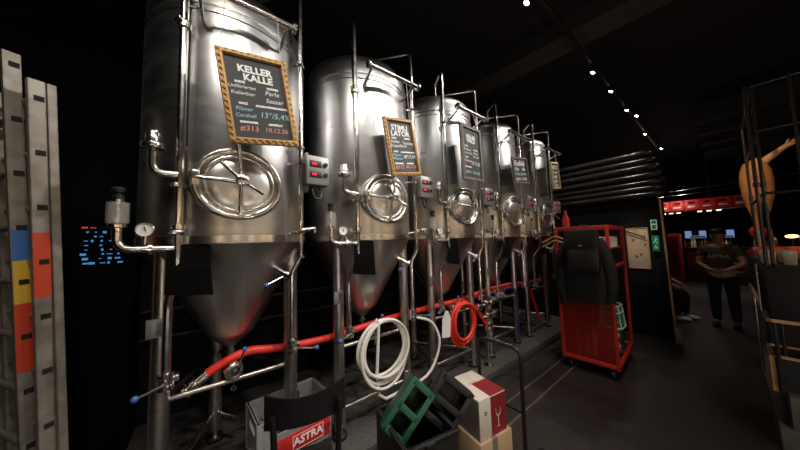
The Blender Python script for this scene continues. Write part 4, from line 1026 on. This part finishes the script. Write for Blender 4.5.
# ------------------------------------------------------------------ rack and bar on the right
t = thing('shelving_rack', 'tall black tube shelving rack along the right edge of the aisle', 'rack', (.45, 4.6, 0))
for (x, y) in ((-.25, -.95), (-.215, -.90), (-.04, -.95), (.55, -.95), (-.22, .45), (.55, .45)):
    b = U('rackmetal'); b.tube([(x, y, 0), (x, y, 2.96)], .0115, n=10)
    for z in (.5, 1.3, 2.1): b.lathe([(.013, -.02), (.018, -.018), (.018, .018), (.013, .02)], (x, y, z), n=10)
    b.build('post', parent=t)
for z in (2.02, 2.55, 2.94):
    for pq in (((-.22, -.95, z), (-.22, .45, z)), ((-.22, -.95, z), (.55, -.95, z)), ((.55, -.95, z), (.55, .45, z))):
        b = U('rackmetal'); b.tube(pq, .011, n=8); b.build('shelf_rail', parent=t)
b = U('black'); b.box((.18, .12, 1.22), (.9, 2.3, .40), bev=.01); b.build('cabinet', parent=t)
b = U('wood'); b.box((-.28, .12, 1.0), (.02, 2.3, .025)); b.box((.18, -1.04, 1.0), (.9, .02, .025)); b.build('edge_trim', parent=t, label='pale wooden edge')
b = U('greyboard'); b.box((.18, .12, .09), (.94, 2.3, .18), bev=.008); b.box((.20, -.70, .30), (.86, .62, .25), bev=.006); b.build('plinth', parent=t)
b = U('pipe'); b.tube([(-.29, .2, .18), (-.29, .2, 1.0)], .014, n=10); b.build('chrome_post', parent=t, label='chrome upright')
b = U('pipe'); b.tube([(-.29, -.75, 1.02), (-.29, -.75, 1.42)], .012, n=8); b.build('chrome_post', parent=t, label='chrome upright')
t = thing('wooden_box', 'light-edged wooden box with black front on the rack plinth', 'box', (.385, 3.85, .427))
b = U('black'); b.box((0, 0, .13), (.42, .34, .26)); b.build('body', parent=t)
b = U('wood')
for s in (-1, 1): b.box((s*.21, 0, .265), (.02, .36, .02)); b.box((0, s*.17, .265), (.44, .02, .02))
b.box((-.215, -.17, .13), (.025, .025, .28)); b.build('rim', parent=t)
# glasses, bottles and coloured clutter on the cabinet top (z 1.421)
ZC = 1.421
rn = random.Random(9)
for k in range(14):
    x, y = (.23 + .10*(k % 2) + rn.uniform(-.008, .008), 3.86 + .095*(k//2)) if k < 8 else (.23 + .09*(k % 3), 4.84 + .11*((k-8)//3))
    b = U('glassware'); b.lathe([(0, 0), (.03, 0), (.038, .11), (.036, .11), (.028, .006), (0, .006)], n=14)
    tag(b.build('drinking_glass', loc=(x, y, ZC)), 'clear drinking glass among the clutter on the rack cabinet', 'glass', 'glasses on the rack cabinet')
for k, (x, y, mt) in enumerate(((.25, 5.10, 'bottleclear'), (.34, 5.18, 'bottlebrown'), (.24, 5.28, 'bottlegreen'))):
    b = U(mt); b.lathe([(0, 0), (.036, 0), (.037, .17), (.028, .21), (.014, .24), (.014, .31), (0, .311)], n=14)
    tag(b.build('bottle', loc=(x, y, ZC)), ['pale bottle beside the blue box on the rack cabinet', 'amber bottle on the rack cabinet', 'dark green bottle at the far end of the rack cabinet'][k], 'bottle')
b = U('bluewin'); b.box((0, 0, .11), (.035, .035, .22), bev=.004); tag(b.build('blue_box', loc=(.52, 5.05, ZC)), 'tall narrow glowing pale blue box on the rack cabinet', 'box')
t = thing('cap', 'red cap with pale badge standing on the rack cabinet', 'cap', (.26, 4.68, ZC))
b = U('redcloth'); b.sphere((0, 0, .06), .075, 16, (1, 1.1, .9)); b.box((-.03, -.08, .045), (.1, .09, .012), bev=.005); b.build('crown', parent=t)
b = U('chalk'); b.sphere((-.02, -.078, .075), .022, 10, (1, .4, .7)); b.build('badge', parent=t)
t = thing('inflatable_ring', 'bright red-orange cushion on the rack cabinet by the wooden ball', 'cushion', (.41, 4.55, ZC))
b = U('orange'); b.lathe([(.03, .03), (.05, .005), (.10, .0), (.145, .025), (.155, .06), (.14, .10), (.10, .125), (.05, .12), (.03, .09), (.03, .03)], n=28, sy=1.1); b.build('body', parent=t)
b = U('wood'); b.sphere((0, 0, .05), .05, 16); b.lathe([(0, -.002), (.03, 0), (.03, .008), (0, .01)], n=14); tag(b.build('wooden_ball', loc=(.52, 4.86, ZC)), 'pale wooden ball behind the orange cushion', 'ball')
t = thing('table_lamp', 'small amber lamp on the rack behind the orange cushion', 'lamp', (.47, 5.2, ZC))
b = U('blackmetal'); b.lathe([(0, 0), (.05, 0), (.05, .015), (.01, .02), (.01, .2), (0, .2)], n=16); b.build('base', parent=t)
b = U('amber'); b.sphere((0, 0, .22), .035, 14, (1.3, 1, .6)); b.build('bulb', parent=t)
# orange figure
t = thing('carved_figure', 'orange carved figure with one raised arm on a red foot, on the rack', 'figure', (.27, 5.5, ZC))
b = U('figure')
def fr(x, z, ru, rv, k=0): return ellip((x*.8, 0, z), (1, 0, 0), (0, 1, 0), ru*.76, rv, 24, .03, k)
b.loft([fr(.0, .33, .022, .022), fr(.0, .42, .03, .03), fr(-.01, .52, .045, .04), fr(-.01, .62, .075, .06), fr(.02, .74, .115, .08), fr(.035, .90, .128, .09), fr(.05, 1.02, .135, .095), fr(.06, 1.10, .12, .09), fr(.06, 1.17, .08, .07), fr(.06, 1.21, .04, .04)]); b.build('torso', parent=t)
vs = [(V(.08, 0, 1.12), .05), (V(.14, -.01, 1.19), .042), (V(.20, -.02, 1.24), .036), (V(.245, -.02, 1.285), .028)]; es = [(0, 1), (1, 2), (2, 3)]
hand_chains(vs, es, 3, vs[3][0], (.8, 0, .45), (-.4, 0, .8), (.2, -1, -.1)); skin_body('raised_arm', vs, es, 'figskin', t)
b = U('figure')   # cloth hanging from the shoulders, open in front
cl = []
for z, ru, rv in ((1.16, .11, .085), (1.05, .155, .11), (.9, .165, .125), (.72, .15, .115), (.58, .10, .085)):
    cl.append([Vector((.035 + .78*ru*math.cos(a_), rv*math.sin(a_) , z + (.06*math.sin(3*a_) if z < .7 else 0))) for a_ in [math.radians(-60 + 300*q/20) for q in range(21)]])
R_ = [[b.bm.verts.new(p) for p in r] for r in cl]
for a_, c2 in zip(R_, R_[1:]):
    for q in range(20): b._set([b.bm.faces.new((a_[q], a_[q+1], c2[q+1], c2[q]))])
b.build('drape', parent=t, smooth=60)
b = U('redcloth'); b.lathe([(0, 0), (.09, 0), (.10, .03), (.06, .08), (.045, .2), (.06, .26), (.07, .30), (.04, .345), (0, .35)], n=20); b.build('foot', parent=t, label='red turned foot')
b = U('figskin'); b.sphere((.03, -.085, .99), .045, 14, (1, .6, 1.2)); b.build('face', parent=t)

# ------------------------------------------------------------------ lit equipment on the left wall
t = thing('equipment_rack', 'black equipment rack with blue and red indicator lights left of the tanks', 'rack', (-3.2, -.69, 0))
b = U('rubber'); b.box((0, 0, 1.0), (.3, .42, 2.0), bev=.01); b.build('housing', parent=t)
rn = random.Random(11)
for r in range(9):
    for q in range(5):
        if rn.random() < .28: continue
        b = U('ledred' if r == 8 else 'ledblue'); w2 = rn.choice((.012, .02, .03)); b.box((.152, -.06+q*.045+rn.uniform(-.01, .01), 1.62+r*.035), (.004, w2, rn.choice((.006, .012, .018)))); b.build('indicator_light', parent=t)

# ------------------------------------------------------------------ track lights
t = thing('light_track', 'thin black ceiling track carrying the row of spotlights', 'track', (-1.04, 0, 4.36))
b = U('blackmetal'); b.box((0, 5.0, 0), (.035, 13.0, .03)); b.build('rail', parent=t)
for y in (-1, 2, 5, 8, 11):
    b = U('blackmetal'); b.tube([(0, y, .01), (0, y, .345)], .006, n=6); b.build('suspension_rod', parent=t)
tlab = ['spotlight hanging highest above the tanks, at the top edge', 'bright spotlight second along the ceiling track', 'spotlight third along the ceiling track', 'spotlight fourth along the ceiling track', 'spotlight fifth along the ceiling track', 'spotlight sixth along the ceiling track', 'farthest spotlight on the ceiling track']
for k, (x, y, z) in enumerate(TRACK):
    d = Vector((-.42, -.35, -.8)).normalized() if k != 1 else Vector((-.5, -.3, -.75)).normalized()
    t = thing('spotlight', tlab[k], 'spotlight', (x, y, z), group='spotlights on the ceiling track')
    b = U('blackmetal'); b.lathe([(0, -.13), (.03, -.13), (.035, -.12), (.035, .0), (.04, .012), (.032, .014), (.03, .002)], (0, 0, 0), axis=d, n=18); b.build('housing', parent=t)
    b = U('blackmetal'); b.tube([Vector((0, 0, 0)) - d*.07, (-1.04-x, .0, .055)], .008, n=8); b.build('stem', parent=t)
    b = U('lamp'); b.lathe([(.030, .004), (.02, .014), (0, .018)], (0, 0, 0), axis=d, n=18); b.build('lens', parent=t)
    spot('track_spot', Vector((x, y, z)) + d*.04, (-1.9, y-.6, 2.4) if k < 3 else (-.9, y-.5, 0), 70 if k < 3 else 22, 75, .8, .035)
